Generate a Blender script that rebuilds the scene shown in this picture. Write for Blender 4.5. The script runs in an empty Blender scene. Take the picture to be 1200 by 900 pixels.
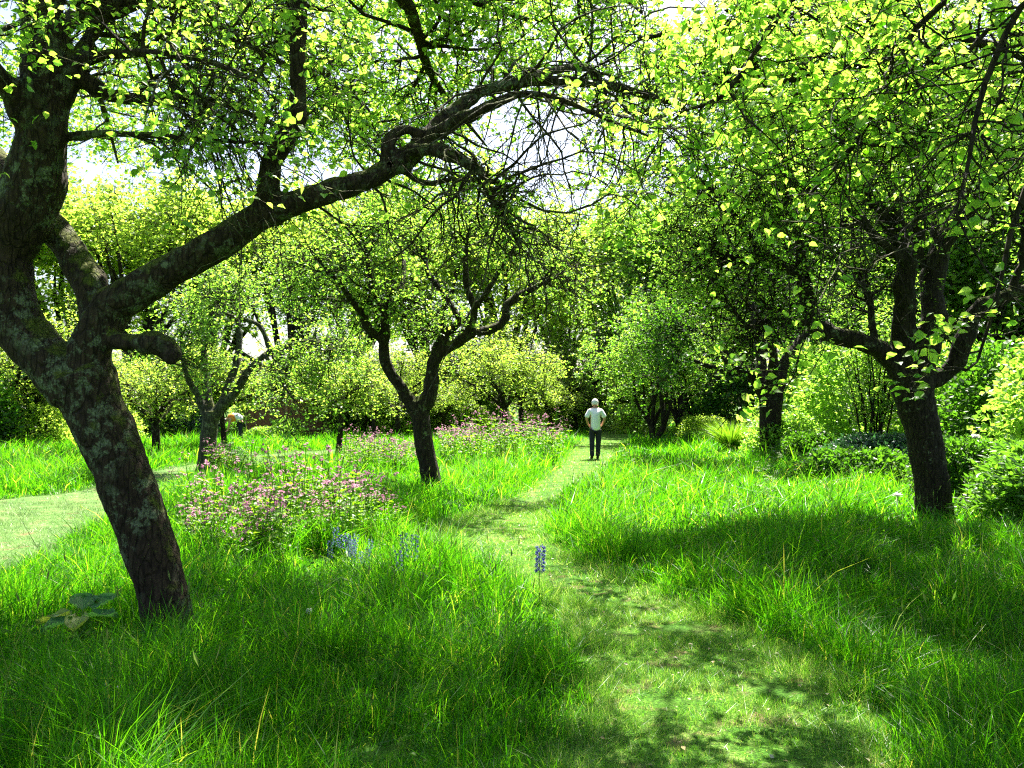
import bpy, math, random
import numpy as np
from mathutils import Vector, noise as mnoise

R = math.radians
PI = math.pi
S = bpy.context.scene
C = S.collection
rng = np.random.default_rng(11)
random.seed(5)

# ------------------------------------------------------------------ camera
CAM_H, FOC = 1.6, 950.0                      # eye height, focal length in photo pixels (1200 wide)
PITCH = math.atan(22 / FOC)
cd = bpy.data.cameras.new('camera'); cam = bpy.data.objects.new('camera', cd); C.objects.link(cam)
cam.location = (0, 0, CAM_H); cam.rotation_euler = (PI / 2 + PITCH, 0, 0)
cd.sensor_width = 36; cd.lens = 36 * FOC / 1200; cd.clip_start = 0.05; cd.clip_end = 2000
S.camera = cam

# ------------------------------------------------------------------ light
SUN_EL, SUN_AZ = 57, 16                      # degrees; azimuth to the right of straight ahead (+Y)
w = bpy.data.worlds.new('World'); S.world = w; w.use_nodes = True
nt = w.node_tree
sky = nt.nodes.new('ShaderNodeTexSky'); sky.sky_type = 'NISHITA'; sky.sun_disc = False
sky.sun_elevation = R(SUN_EL); sky.sun_rotation = R(SUN_AZ)
sky.air_density = 1.0; sky.dust_density = 2.8; sky.ozone_density = 1.0
nt.nodes['Background'].inputs[1].default_value = 0.055
nt.links.new(sky.outputs[0], nt.nodes['Background'].inputs[0])
ld = bpy.data.lights.new('sun', 'SUN'); ld.energy = 5.0; ld.angle = R(0.5); ld.color = (1, 0.95, 0.84)
sun = bpy.data.objects.new('sun', ld); C.objects.link(sun)
sv = Vector((math.sin(R(SUN_AZ)) * math.cos(R(SUN_EL)), math.cos(R(SUN_AZ)) * math.cos(R(SUN_EL)), math.sin(R(SUN_EL))))
sun.rotation_euler = sv.to_track_quat('Z', 'Y').to_euler(); sun.location = sv * 40
S.view_settings.view_transform = 'Standard'; S.view_settings.look = 'None'
S.view_settings.gamma = 1; S.view_settings.exposure = 2.42
S.render.engine = 'CYCLES'
cy = S.cycles
cy.max_bounces = 8; cy.diffuse_bounces = 6; cy.glossy_bounces = 1; cy.transmission_bounces = 4; cy.transparent_max_bounces = 4
cy.caustics_reflective = False; cy.caustics_refractive = False
cy.use_adaptive_sampling = True; cy.adaptive_threshold = 0.01
cy.use_denoising = False; cy.sample_clamp_indirect = 6
cy.filter_width = 1.2

# ------------------------------------------------------------------ helpers
def P(px, py, d):
    """point at forward distance d seen at photo pixel (px,py)"""
    u, v = px - 600.0, 450.0 - py
    y = FOC * math.cos(PITCH) - v * math.sin(PITCH)
    z = FOC * math.sin(PITCH) + v * math.cos(PITCH)
    k = d / y
    return (u * k, d, CAM_H + z * k)
def G(px, py, h=0.0):
    """ground point (height h) seen at photo pixel"""
    u, v = px - 600.0, 450.0 - py
    y = FOC * math.cos(PITCH) - v * math.sin(PITCH)
    z = FOC * math.sin(PITCH) + v * math.cos(PITCH)
    k = (h - CAM_H) / z
    return (u * k, y * k)

def tag(o, label=None, cat=None, group=None, kind=None):
    if label: o['label'] = label
    if cat: o['category'] = cat
    if group: o['group'] = group
    if kind: o['kind'] = kind
    return o
def empty(name, loc=(0, 0, 0), rz=0, sc=1, **k):
    o = bpy.data.objects.new(name, None); C.objects.link(o)
    o.location = loc; o.rotation_euler = (0, 0, rz); o.scale = (sc, sc, sc) if not hasattr(sc, '__len__') else sc
    o.empty_display_size = 0.2
    return tag(o, **k)
def mkmesh(name, V, groups, smooth=False):
    """V [n,3]; groups: list of int arrays [m,k]"""
    V = np.asarray(V, dtype=np.float32).reshape(-1, 3)
    groups = [np.asarray(g, dtype=np.int32) for g in groups if len(g)]
    me = bpy.data.meshes.new(name)
    me.vertices.add(len(V)); me.vertices.foreach_set('co', V.ravel())
    idx = np.concatenate([g.ravel() for g in groups])
    tot = np.concatenate([np.full(len(g), g.shape[1], np.int32) for g in groups])
    me.loops.add(len(idx)); me.loops.foreach_set('vertex_index', idx)
    me.polygons.add(len(tot))
    st = np.zeros(len(tot), np.int32); st[1:] = np.cumsum(tot)[:-1]
    me.polygons.foreach_set('loop_start', st); me.polygons.foreach_set('loop_total', tot)
    me.polygons.foreach_set('use_smooth', np.full(len(tot), smooth))
    me.update(calc_edges=True)
    return me
def link(name, me, mat, parent=None, **k):
    if mat is not None and not me.materials: me.materials.append(mat)
    o = bpy.data.objects.new(name, me); C.objects.link(o); o.parent = parent
    return tag(o, **k)
def copy_tree(o, parent=None):
    c = o.copy(); C.objects.link(c); c.parent = parent
    for ch in o.children: copy_tree(ch, c)
    return c
class Buf:
    def __init__(s): s.V = []; s.F = []; s.n = 0
    def add(s, V, groups):
        V = np.asarray(V, float).reshape(-1, 3)
        for g in groups: s.F.append(np.asarray(g, int) + s.n)
        s.V.append(V); s.n += len(V)
    def mesh(s, name, smooth=False):
        return mkmesh(name, np.concatenate(s.V), s.F, smooth)
def nrm(a): return a / np.maximum(np.linalg.norm(a, axis=-1, keepdims=True), 1e-9)

def tubes(pts, rad, sides=5, caps=False):
    """pts [N,P,3], rad [N,P] -> V, groups"""
    N, Pn, _ = pts.shape
    T = np.zeros_like(pts)
    T[:, 1:-1] = pts[:, 2:] - pts[:, :-2]; T[:, 0] = pts[:, 1] - pts[:, 0]; T[:, -1] = pts[:, -1] - pts[:, -2]
    T = nrm(T)
    ref = np.where(np.abs(T[:, 0, 2:3]) < 0.8, np.array([[0, 0, 1.0]]), np.array([[1.0, 0, 0]]))
    u = nrm(np.cross(T[:, 0], ref))
    a = np.arange(sides) * 2 * PI / sides
    V = np.zeros((N, Pn, sides, 3))
    for i in range(Pn):
        t = T[:, i]
        u = nrm(u - t * (u * t).sum(-1, keepdims=True)); v = np.cross(t, u)
        V[:, i] = pts[:, i, None] + rad[:, i, None, None] * (np.cos(a)[None, :, None] * u[:, None] + np.sin(a)[None, :, None] * v[:, None])
    base = (np.arange(N) * Pn * sides)[:, None, None]
    i = np.arange(Pn - 1)[None, :, None] * sides
    j = np.arange(sides)[None, None, :]; j2 = (j + 1) % sides
    q = np.stack([base + i + j, base + i + j2, base + i + sides + j2, base + i + sides + j], -1).reshape(-1, 4)
    g = [q]
    if caps:
        b = (np.arange(N) * Pn * sides)[:, None]
        g.append(b + np.arange(sides)[::-1][None]); g.append(b + (Pn - 1) * sides + np.arange(sides)[None])
    return V.reshape(-1, 3), g
def smoothpath(pts, n):
    """Catmull-Rom through control rows (any width), resampled to n rows"""
    p = np.asarray(pts, float)
    if len(p) == 2: p = np.array([p[0], (p[0] + p[1]) / 2, p[1]])
    q = np.vstack([2 * p[0] - p[1], p, 2 * p[-1] - p[-2]])
    out = []
    for t in np.linspace(0, len(p) - 1, n):
        i = min(int(t), len(p) - 2); f = t - i
        a, b, c, d = q[i], q[i + 1], q[i + 2], q[i + 3]
        out.append(0.5 * (2 * b + (c - a) * f + (2 * a - 5 * b + 4 * c - d) * f * f + (3 * b - a - 3 * c + d) * f ** 3))
    out = np.array(out); return out
def spawn(par, prad, n, length, Pn, side=1.0, up=0.0, wig=0.35, t0=0.15, t1=1.0, rs=0.55, rmin=0.0015, rmax=1, drop=0.0, t0s=None):
    """children grown from parents par [N,P,3]"""
    N, Pp, _ = par.shape
    t = rng.uniform(t0, t1, (N, n)) * (Pp - 1)
    if t0s is not None: t = (t0s[:, None] + rng.uniform(0, 1, (N, n)) * (1 - t0s[:, None])) * (Pp - 1)
    i = np.minimum(t.astype(int), Pp - 2); f = (t - i)[..., None]
    r_ = np.arange(N)[:, None]
    p0 = par[r_, i] * (1 - f) + par[r_, i + 1] * f
    tan = nrm(par[r_, i + 1] - par[r_, i])
    pr = prad[r_, i] * (1 - f[..., 0]) + prad[r_, i + 1] * f[..., 0]
    p0 = p0.reshape(-1, 3); tan = tan.reshape(-1, 3); pr = pr.reshape(-1)
    M = len(p0)
    d = rng.normal(size=(M, 3)); d = nrm(d - tan * (d * tan).sum(-1, keepdims=True))
    d = nrm(d * side + tan * rng.uniform(0.2, 0.9, (M, 1)) + np.array([0, 0, up]))
    L = rng.uniform(length[0], length[1], M)
    pts = np.zeros((M, Pn, 3)); pts[:, 0] = p0
    for k in range(1, Pn):
        d = nrm(d + rng.normal(size=(M, 3)) * wig + np.array([0, 0, up * 0.15 - drop * k / Pn]))
        pts[:, k] = pts[:, k - 1] + d * (L / (Pn - 1))[:, None]
    r0 = np.clip(pr * rs, rmin * 1.6, rmax)
    rad = r0[:, None] * (1 - np.linspace(0, 1, Pn)[None] * 0.75); rad = np.maximum(rad, rmin)
    return pts, rad
LEAF4 = (np.array([[0, 0, 0], [-.36, .5, .10], [0, 1, -.05], [.36, .5, .10]]), [np.array([[0, 3, 2], [0, 2, 1]])])
LEAF8 = (np.array([[0, 0, 0], [-.32, .25, .10], [-.35, .60, .10], [0, 1.05, -.20], [.35, .60, .06], [.32, .25, .10], [0, .32, .0], [0, .66, -.03]]),
         [np.array([[0, 6, 1], [7, 3, 2], [0, 5, 6], [7, 4, 3]]), np.array([[6, 7, 2, 1], [6, 5, 4, 7]])])
def stamp(tmpl, pos, ax, nr, size):
    """copies of a template (x = side, y = along ax, z = normal)"""
    Vt, gt = tmpl
    ax = nrm(ax); nr = nrm(nr - ax * (nr * ax).sum(-1, keepdims=True)); sd = np.cross(ax, nr)
    size = np.asarray(size)
    if size.ndim == 1: size = np.stack([size] * 3, -1)
    V = pos[:, None] + (Vt[None, :, 0:1] * size[:, None, 0:1]) * sd[:, None] + (Vt[None, :, 1:2] * size[:, None, 1:2]) * ax[:, None] + (Vt[None, :, 2:3] * size[:, None, 2:3]) * nr[:, None]
    k = len(Vt); off = (np.arange(len(pos)) * k)[:, None, None]
    return V.reshape(-1, 3), [(g[None] + off).reshape(-1, g.shape[1]) for g in gt]
def leaves_on(tw, n_per, size, tmpl=LEAF4, flat=0.9, t0=0.25, spread=0.03):
    """leaf clusters along twigs tw [N,P,3]"""
    N, Pp, _ = tw.shape
    k = n_per
    t = np.where(rng.random((N, k)) < .6, 1 - np.abs(rng.normal(size=(N, k))) * .07, rng.uniform(t0, 1, (N, k))).clip(0, 1) * (Pp - 1); i = np.minimum(t.astype(int), Pp - 2); f = (t - i)[..., None]
    r_ = np.arange(N)[:, None]
    p = (tw[r_, i] * (1 - f) + tw[r_, i + 1] * f).reshape(-1, 3)
    M = len(p)
    ax = rng.normal(size=(M, 3)); ax[:, 2] = ax[:, 2] * 0.55 - 0.05; ax = nrm(ax)
    nr = np.array([0, 0, flat]) + rng.normal(size=(M, 3)) * 0.55
    sz = rng.uniform(size[0], size[1], M)
    return stamp(tmpl, p + rng.normal(size=(M, 3)) * spread * 0.5, ax, nr, sz)

# smooth random fields
class Field:
    def __init__(s, wl, seed, n=10):
        r = np.random.default_rng(seed)
        a = r.uniform(0, 2 * PI, n); f = 2 * PI / (wl * r.uniform(0.6, 1.7, n))
        s.kx = np.cos(a) * f; s.ky = np.sin(a) * f; s.ph = r.uniform(0, 2 * PI, n); s.n = n
    def __call__(s, x, y):
        out = np.zeros_like(x, dtype=float)
        for k in range(s.n): out += np.sin(x * s.kx[k] + y * s.ky[k] + s.ph[k])
        return out / math.sqrt(s.n / 2)      # about unit variance

# ------------------------------------------------------------------ materials
def nodes(name):
    m = bpy.data.materials.new(name); m.use_nodes = True
    t = m.node_tree; t.nodes.clear()
    out = t.nodes.new('ShaderNodeOutputMaterial')
    return m, t, out
def ramp(t, stops, fac):
    r = t.nodes.new('ShaderNodeValToRGB'); e = r.color_ramp.elements
    while len(e) < len(stops): e.new(0.5)
    for k, (p, c) in enumerate(stops): e[k].position = p; e[k].color = (*c, 1)
    t.links.new(fac, r.inputs[0]); return r.outputs[0]
def leafmat(name, cols, trans=(2.6, 2.3, 1.2), tmix=0.5, gloss=0.05, rough=0.45, clump=0.0):
    m, t, out = nodes(name); N = t.nodes.new; L = t.links.new
    geo = N('ShaderNodeNewGeometry')
    fac = geo.outputs['Random Per Island']
    if clump:
        tc = N('ShaderNodeTexCoord'); nz = N('ShaderNodeTexNoise'); nz.inputs['Scale'].default_value = clump
        L(tc.outputs['Object'], nz.inputs['Vector'])
        mm = N('ShaderNodeMath'); mm.operation = 'MULTIPLY_ADD'; mm.inputs[1].default_value = 1.5; mm.inputs[2].default_value = -0.5
        L(nz.outputs[0], mm.inputs[0])
        m2 = N('ShaderNodeMix'); m2.data_type = 'FLOAT'; m2.inputs[0].default_value = 0.45
        L(fac, m2.inputs[2]); L(mm.outputs[0], m2.inputs[3]); fac = m2.outputs[0]
    n = len(cols); st = [(k / max(n - 1, 1), c) for k, c in enumerate(cols)]
    c1 = ramp(t, st, fac)
    c2 = ramp(t, [(p, tuple(min(0.95, a * b) for a, b in zip(c, trans))) for p, c in st], fac)
    d = N('ShaderNodeBsdfDiffuse'); L(c1, d.inputs[0])
    tr = N('ShaderNodeBsdfTranslucent'); L(c2, tr.inputs[0])
    mx = N('ShaderNodeMixShader'); mx.inputs[0].default_value = tmix; L(d.outputs[0], mx.inputs[1]); L(tr.outputs[0], mx.inputs[2])
    g = N('ShaderNodeBsdfGlossy'); g.inputs['Roughness'].default_value = rough; g.inputs[0].default_value = (1, 1, 1, 1)
    fr = N('ShaderNodeLayerWeight'); fr.inputs[0].default_value = 0.25
    ml = N('ShaderNodeMath'); ml.operation = 'MULTIPLY_ADD'; ml.inputs[1].default_value = gloss * 1.5; ml.inputs[2].default_value = gloss * 0.6
    L(fr.outputs['Fresnel'], ml.inputs[0])
    mg = N('ShaderNodeMixShader'); L(ml.outputs[0], mg.inputs[0]); L(mx.outputs[0], mg.inputs[1]); L(g.outputs[0], mg.inputs[2])
    L(mg.outputs[0], out.inputs[0]); return m
def barkmat(name, base=((.012, .009, .006), (.042, .031, .02)), moss=0.5, lichen=0.4, scale=1.0):
    m, t, out = nodes(name); N = t.nodes.new; L = t.links.new
    b = N('ShaderNodeBsdfPrincipled'); b.inputs['Roughness'].default_value = 0.9; b.inputs['Specular IOR Level'].default_value = 0.2
    tc = N('ShaderNodeTexCoord'); mp = N('ShaderNodeMapping'); mp.inputs['Scale'].default_value = (1, 1, 0.28)
    L(tc.outputs['Object'], mp.inputs[0])
    n1 = N('ShaderNodeTexNoise'); n1.inputs['Scale'].default_value = 26 * scale; n1.inputs['Detail'].default_value = 6; n1.inputs['Roughness'].default_value = .65; L(mp.outputs[0], n1.inputs[0])
    c = ramp(t, [(0.32, base[0]), (0.68, base[1])], n1.outputs[0])
    ve = N('ShaderNodeTexVoronoi'); ve.feature = 'DISTANCE_TO_EDGE'; ve.inputs['Scale'].default_value = 17 * scale
    nd_ = N('ShaderNodeTexNoise'); nd_.inputs['Scale'].default_value = 8; L(mp.outputs[0], nd_.inputs[0])
    vm = N('ShaderNodeVectorMath'); vm.operation = 'MULTIPLY_ADD'; vm.inputs[1].default_value = (.12, .12, .12); L(nd_.outputs[1], vm.inputs[0]); L(mp.outputs[0], vm.inputs[2]); L(vm.outputs[0], ve.inputs[0])
    cr_ = ramp(t, [(0.0, (.62, .62, .62)), (0.10, (1, 1, 1))], ve.outputs[0])
    mc_ = N('ShaderNodeMix'); mc_.data_type = 'RGBA'; mc_.blend_type = 'MULTIPLY'; mc_.inputs[0].default_value = 1; L(c, mc_.inputs[6]); L(cr_, mc_.inputs[7]); c = mc_.outputs[2]
    # lichen: blotches of grey green with ragged edges
    n2 = N('ShaderNodeTexNoise'); n2.inputs['Scale'].default_value = 9 * scale; n2.inputs['Detail'].default_value = 8; n2.inputs['Roughness'].default_value = .72; L(tc.outputs['Object'], n2.inputs[0])
    f2 = ramp(t, [(0.62 - 0.2 * lichen, (0, 0, 0)), (0.68 - 0.2 * lichen, (1, 1, 1))], n2.outputs[0])
    nl = N('ShaderNodeTexNoise'); nl.inputs['Scale'].default_value = 2.2; nl.inputs['Detail'].default_value = 3; L(tc.outputs['Object'], nl.inputs[0])
    fl = ramp(t, [(.42, (0, 0, 0)), (.56, (1, 1, 1))], nl.outputs[0])
    mf = N('ShaderNodeMath'); mf.operation = 'MULTIPLY'; L(f2, mf.inputs[0]); L(fl, mf.inputs[1]); f2 = mf.outputs[0]
    n3 = N('ShaderNodeTexNoise'); n3.inputs['Scale'].default_value = 60 * scale; L(tc.outputs['Object'], n3.inputs[0])
    lc = ramp(t, [(0.3, (.06, .072, .036)), (0.7, (.21, .235, .14))], n3.outputs[0])
    mx = N('ShaderNodeMix'); mx.data_type = 'RGBA'; L(f2, mx.inputs[0]); L(c, mx.inputs[6]); L(lc, mx.inputs[7])
    # moss on upward faces
    geo = N('ShaderNodeNewGeometry'); sp = N('ShaderNodeSeparateXYZ'); L(geo.outputs['Normal'], sp.inputs[0])
    n4 = N('ShaderNodeTexNoise'); n4.inputs['Scale'].default_value = 7 * scale; n4.inputs['Detail'].default_value = 7; L(tc.outputs['Object'], n4.inputs[0])
    ad = N('ShaderNodeMath'); ad.operation = 'MULTIPLY_ADD'; ad.inputs[1].default_value = 0.45; L(sp.outputs[2], ad.inputs[0]); L(n4.outputs[0], ad.inputs[2])
    f4 = ramp(t, [(0.80 - 0.25 * moss, (0, 0, 0)), (0.92 - 0.2 * moss, (1, 1, 1))], ad.outputs[0])
    mc = ramp(t, [(0.3, (.035, .055, .008)), (0.7, (.13, .14, .02))], n3.outputs[0])
    m2 = N('ShaderNodeMix'); m2.data_type = 'RGBA'; L(f4, m2.inputs[0]); L(mx.outputs[2], m2.inputs[6]); L(mc, m2.inputs[7])
    L(m2.outputs[2], b.inputs['Base Color'])
    vo = N('ShaderNodeTexVoronoi'); vo.inputs['Scale'].default_value = 22 * scale; L(mp.outputs[0], vo.inputs[0])
    a2 = N('ShaderNodeMath'); a2.operation = 'ADD'; L(n1.outputs[0], a2.inputs[0]); L(cr_, a2.inputs[1])
    bp = N('ShaderNodeBump'); bp.inputs['Strength'].default_value = 1.0; bp.inputs['Distance'].default_value = 0.045; L(a2.outputs[0], bp.inputs['Height']); L(bp.outputs[0], b.inputs['Normal'])
    L(b.outputs[0], out.inputs[0]); return m
def plain(name, c1, c2=None, scale=20, rough=0.8, bump=0.2, detail=4, vec='Object'):
    m, t, out = nodes(name); N = t.nodes.new; L = t.links.new
    b = N('ShaderNodeBsdfPrincipled'); b.inputs['Roughness'].default_value = rough; b.inputs['Specular IOR Level'].default_value = 0.25
    tc = N('ShaderNodeTexCoord'); n1 = N('ShaderNodeTexNoise'); n1.inputs['Scale'].default_value = scale; n1.inputs['Detail'].default_value = detail; L(tc.outputs[vec], n1.inputs[0])
    L(ramp(t, [(0.35, c1), (0.65, c2 or c1)], n1.outputs[0]), b.inputs['Base Color'])
    if bump:
        bp = N('ShaderNodeBump'); bp.inputs['Strength'].default_value = bump; bp.inputs['Distance'].default_value = 0.02; L(n1.outputs[0], bp.inputs['Height']); L(bp.outputs[0], b.inputs['Normal'])
    L(b.outputs[0], out.inputs[0]); return m
M = {}
M['leaf_near'] = leafmat('leaf_near', [(.06, .15, .012), (.10, .20, .018), (.16, .26, .03), (.24, .33, .06)], trans=(2.9, 3.0, 2.2), tmix=.70, gloss=.04)
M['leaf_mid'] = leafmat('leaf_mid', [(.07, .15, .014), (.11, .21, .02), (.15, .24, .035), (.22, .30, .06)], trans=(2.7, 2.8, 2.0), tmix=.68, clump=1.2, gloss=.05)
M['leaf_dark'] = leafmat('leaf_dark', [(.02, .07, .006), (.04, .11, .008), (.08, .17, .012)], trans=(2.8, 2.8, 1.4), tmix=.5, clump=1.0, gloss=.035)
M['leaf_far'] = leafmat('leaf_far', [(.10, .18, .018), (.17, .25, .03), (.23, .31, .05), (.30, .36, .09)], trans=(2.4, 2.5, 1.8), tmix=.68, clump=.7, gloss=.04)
M['leaf_blue'] = leafmat('leaf_blue', [(.03, .085, .035), (.05, .12, .05)], trans=(1.8, 2.2, 1.2), tmix=.35, clump=.9, gloss=.09)
M['herb'] = leafmat('herb', [(.05, .13, .006), (.09, .19, .01), (.14, .24, .015)], trans=(2.6, 2.6, 1.4), tmix=.5, gloss=.03)
M['grass'] = leafmat('grass', [(.010, .060, .002), (.022, .105, .003), (.04, .15, .004), (.085, .21, .008), (.26, .25, .08)], trans=(3.0, 3.0, 1.0), tmix=.6, gloss=.014, rough=.45)
# the straw colour only for the last few percent of blades
for n in M['grass'].node_tree.nodes:
    if n.type == 'VALTORGB':
        for k, p in enumerate((0, .3, .65, .94, 1.0)): n.color_ramp.elements[k].position = p
M['turf'] = leafmat('turf', [(.03, .12, .004), (.06, .18, .008), (.11, .25, .02), (.32, .36, .14)], trans=(2.2, 2.2, 1.2), tmix=.5, gloss=.03)
M['bark_hero'] = barkmat('bark_hero', base=((.016, .010, .006), (.07, .045, .028)), moss=.5, lichen=.6, scale=1.2)
M['bark_mid'] = barkmat('bark_mid', moss=.3, lichen=.45)
M['bark_dark'] = barkmat('bark_dark', base=((.012, .009, .006), (.045, .032, .022)), moss=.1, lichen=.25)
M['bark_grey'] = barkmat('bark_grey', base=((.025, .025, .016), (.08, .08, .055)), moss=.2, lichen=.5)
M['twig'] = plain('twig', (.02, .015, .009), (.06, .045, .025), 40)

# ------------------------------------------------------------------ ground, paths
def edge(pxs): return [G(*p) for p in pxs]
mainL = [(0.05, -3), (0.12, 1.5)] + edge([(672, 900), (690, 810), (688, 750), (650, 702), (610, 682), (550, 668), (515, 645), (515, 618), (585, 592), (628, 572), (650, 553), (664, 538), (675, 524), (690, 514)]) + [(4.6, 42), (7, 60)]
mainR = [(1.7, -3), (1.62, 1.5)] + edge([(1040, 900), (985, 820), (905, 750), (800, 705), (722, 680), (672, 655), (652, 632), (640, 615), (642, 598), (662, 580), (694, 560), (714, 543), (725, 528), (738, 516)]) + [(8.3, 42), (11, 60)]
leftL = [(-12, 5.9)] + edge([(-60, 700), (60, 655), (118, 616), (200, 570), (300, 548), (400, 537)]) 
leftR = [(-14, 11.5)] + edge([(-60, 590), (30, 583), (90, 577), (180, 553), (300, 534), (400, 527)])
rightL = [(14, 8)] + edge([(1260, 660), (1170, 612), (1105, 588), (1010, 562), (930, 548), (870, 538)])
rightR = [(15, 9.5)] + edge([(1260, 632), (1195, 600), (1125, 577), (1040, 553), (950, 540), (880, 532)])
def strip_poly(Lp, Rp): return np.array(list(Lp) + list(Rp)[::-1])
polys = [strip_poly(mainL, mainR), strip_poly(leftL, leftR), strip_poly(rightL, rightR)]
def inpoly(x, y, poly):
    ins = np.zeros(len(x), bool); n = len(poly)
    for i in range(n):
        x1, y1 = poly[i]; x2, y2 = poly[(i + 1) % n]
        c = ((y1 > y) != (y2 > y)) & (x < (x2 - x1) * (y - y1) / (y2 - y1 + 1e-12) + x1)
        ins ^= c
    return ins
def polydist(x, y, poly):
    d = np.full(len(x), 1e9); n = len(poly)
    for i in range(n):
        a = poly[i]; b = poly[(i + 1) % n]; ab = b - a; L2 = (ab ** 2).sum() + 1e-9
        t = np.clip(((x - a[0]) * ab[0] + (y - a[1]) * ab[1]) / L2, 0, 1)
        d = np.minimum(d, np.hypot(x - a[0] - t * ab[0], y - a[1] - t * ab[1]))
    return d
def path_signed(x, y):
    """distance outside any mown strip (negative inside)"""
    s = np.full(len(x), 1e9)
    for p in polys:
        d = polydist(x, y, p); ins = inpoly(x, y, p); s = np.minimum(s, np.where(ins, -d, d))
    return s

gm, t, out = nodes('ground_soil'); N = t.nodes.new; L = t.links.new
b = N('ShaderNodeBsdfPrincipled'); b.inputs['Roughness'].default_value = 1; b.inputs['Specular IOR Level'].default_value = .1
tc = N('ShaderNodeTexCoord'); n1 = N('ShaderNodeTexNoise'); n1.inputs['Scale'].default_value = 1.3; n1.inputs['Detail'].default_value = 12; n1.inputs['Roughness'].default_value = .7; L(tc.outputs['Object'], n1.inputs[0])
L(ramp(t, [(.3, (.02, .035, .008)), (.55, (.045, .11, .012)), (.75, (.07, .16, .015))], n1.outputs[0]), b.inputs[0]); L(b.outputs[0], out.inputs[0])
gv = np.array([[-600, -600, 0], [600, -600, 0], [600, 600, 0], [-600, 600, 0]])
link('ground', mkmesh('ground', gv, [[[0, 1, 2, 3]]]), gm, kind='structure')
def clone_sun_painted():  # copy for the left strip: sunlight on the turf put into paler colours
    p = pm.copy(); p.name = 'sun_painted_turf'
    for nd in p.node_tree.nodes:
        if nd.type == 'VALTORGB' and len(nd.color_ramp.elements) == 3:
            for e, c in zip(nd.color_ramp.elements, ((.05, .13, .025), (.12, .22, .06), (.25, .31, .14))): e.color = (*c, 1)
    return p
pm, t, out = nodes('mown_grass'); N = t.nodes.new; L = t.links.new
b = N('ShaderNodeBsdfPrincipled'); b.inputs['Roughness'].default_value = .95; b.inputs['Specular IOR Level'].default_value = .15
tc = N('ShaderNodeTexCoord'); n1 = N('ShaderNodeTexNoise'); n1.inputs['Scale'].default_value = 2.2; n1.inputs['Detail'].default_value = 10; n1.inputs['Roughness'].default_value = .75; L(tc.outputs['Object'], n1.inputs[0])
n2 = N('ShaderNodeTexNoise'); n2.inputs['Scale'].default_value = 70; n2.inputs['Detail'].default_value = 4; L(tc.outputs['Object'], n2.inputs[0])
c1 = ramp(t, [(.33, (.025, .10, .006)), (.52, (.07, .17, .015)), (.72, (.26, .30, .10))], n1.outputs[0])
c2 = ramp(t, [(.35, (.35, .4, .3)), (.65, (1.35, 1.35, 1.25))], n2.outputs[0])
mx = N('ShaderNodeMix'); mx.data_type = 'RGBA'; mx.blend_type = 'MULTIPLY'; mx.inputs[0].default_value = 1; L(c1, mx.inputs[6]); L(c2, mx.inputs[7])
n5 = N('ShaderNodeTexNoise'); n5.inputs['Scale'].default_value = 4.5; n5.inputs['Detail'].default_value = 6; L(tc.outputs['Object'], n5.inputs[0])
wear = ramp(t, [(.56, (0, 0, 0)), (.68, (1, 1, 1))], n5.outputs[0])
mw = N('ShaderNodeMix'); mw.data_type = 'RGBA'; mw.inputs[7].default_value = (.17, .13, .06, 1); L(wear, mw.inputs[0]); L(mx.outputs[2], mw.inputs[6])
L(mw.outputs[2], b.inputs[0])
bp = N('ShaderNodeBump'); bp.inputs['Strength'].default_value = 1; bp.inputs['Distance'].default_value = .03; L(n2.outputs[0], bp.inputs['Height']); L(bp.outputs[0], b.inputs['Normal']); L(b.outputs[0], out.inputs[0])
for nm, (Lp, Rp), z in (('path', (mainL, mainR), .006), ('path', (leftL, leftR), .010), ('path', (rightL, rightR), .014)):
    k = len(Lp); a = smoothpath(Lp, k * 4); c = smoothpath(Rp, k * 4)
    V = np.zeros((2 * k * 4, 3)); V[0::2, :2] = a; V[1::2, :2] = c; V[:, 2] = z
    i = np.arange(k * 4 - 1) * 2
    link(nm, mkmesh('path', V, [np.stack([i, i + 1, i + 3, i + 2], -1)]), clone_sun_painted() if z == .010 else pm, kind='structure')

# ------------------------------------------------------------------ trees
def limb3(ctrl, n=14):
    """ctrl rows (px,py,depth,width_px) -> points, radii in metres"""
    rows = []
    for px, py, d, wpx in ctrl:
        x, y, z = P(px, py, d); rows.append((x, y, z, wpx / 2 / FOC * d))
    a = smoothpath(rows, n)
    return a[:, :3], np.maximum(a[:, 3], 0.004)
def jitter(p, r, amp, hold=1):
    """gnarl a limb a little, ends of it kept"""
    k = len(p); j = rng.normal(size=(k, 3)); j[1:-1] = (j[:-2] + j[1:-1] + j[2:]) / 3
    j[:hold] = 0
    return p + j * r[:, None] * amp, r * (1 + rng.normal(size=k) * 0.07)
def displace(me, amp, sc):
    n = len(me.vertices); co = np.empty(n * 3, np.float32); no = np.empty(n * 3, np.float32)
    me.vertices.foreach_get('co', co); me.vertices.foreach_get('normal', no)
    co = co.reshape(-1, 3); no = no.reshape(-1, 3)
    d = np.array([mnoise.fractal(Vector((c[0] * sc, c[1] * sc, c[2] * sc * .6)), 0.8, 2.1, 4) for c in co])
    co += no * (d * amp)[:, None]; me.vertices.foreach_set('co', co.ravel()); me.update()
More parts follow.
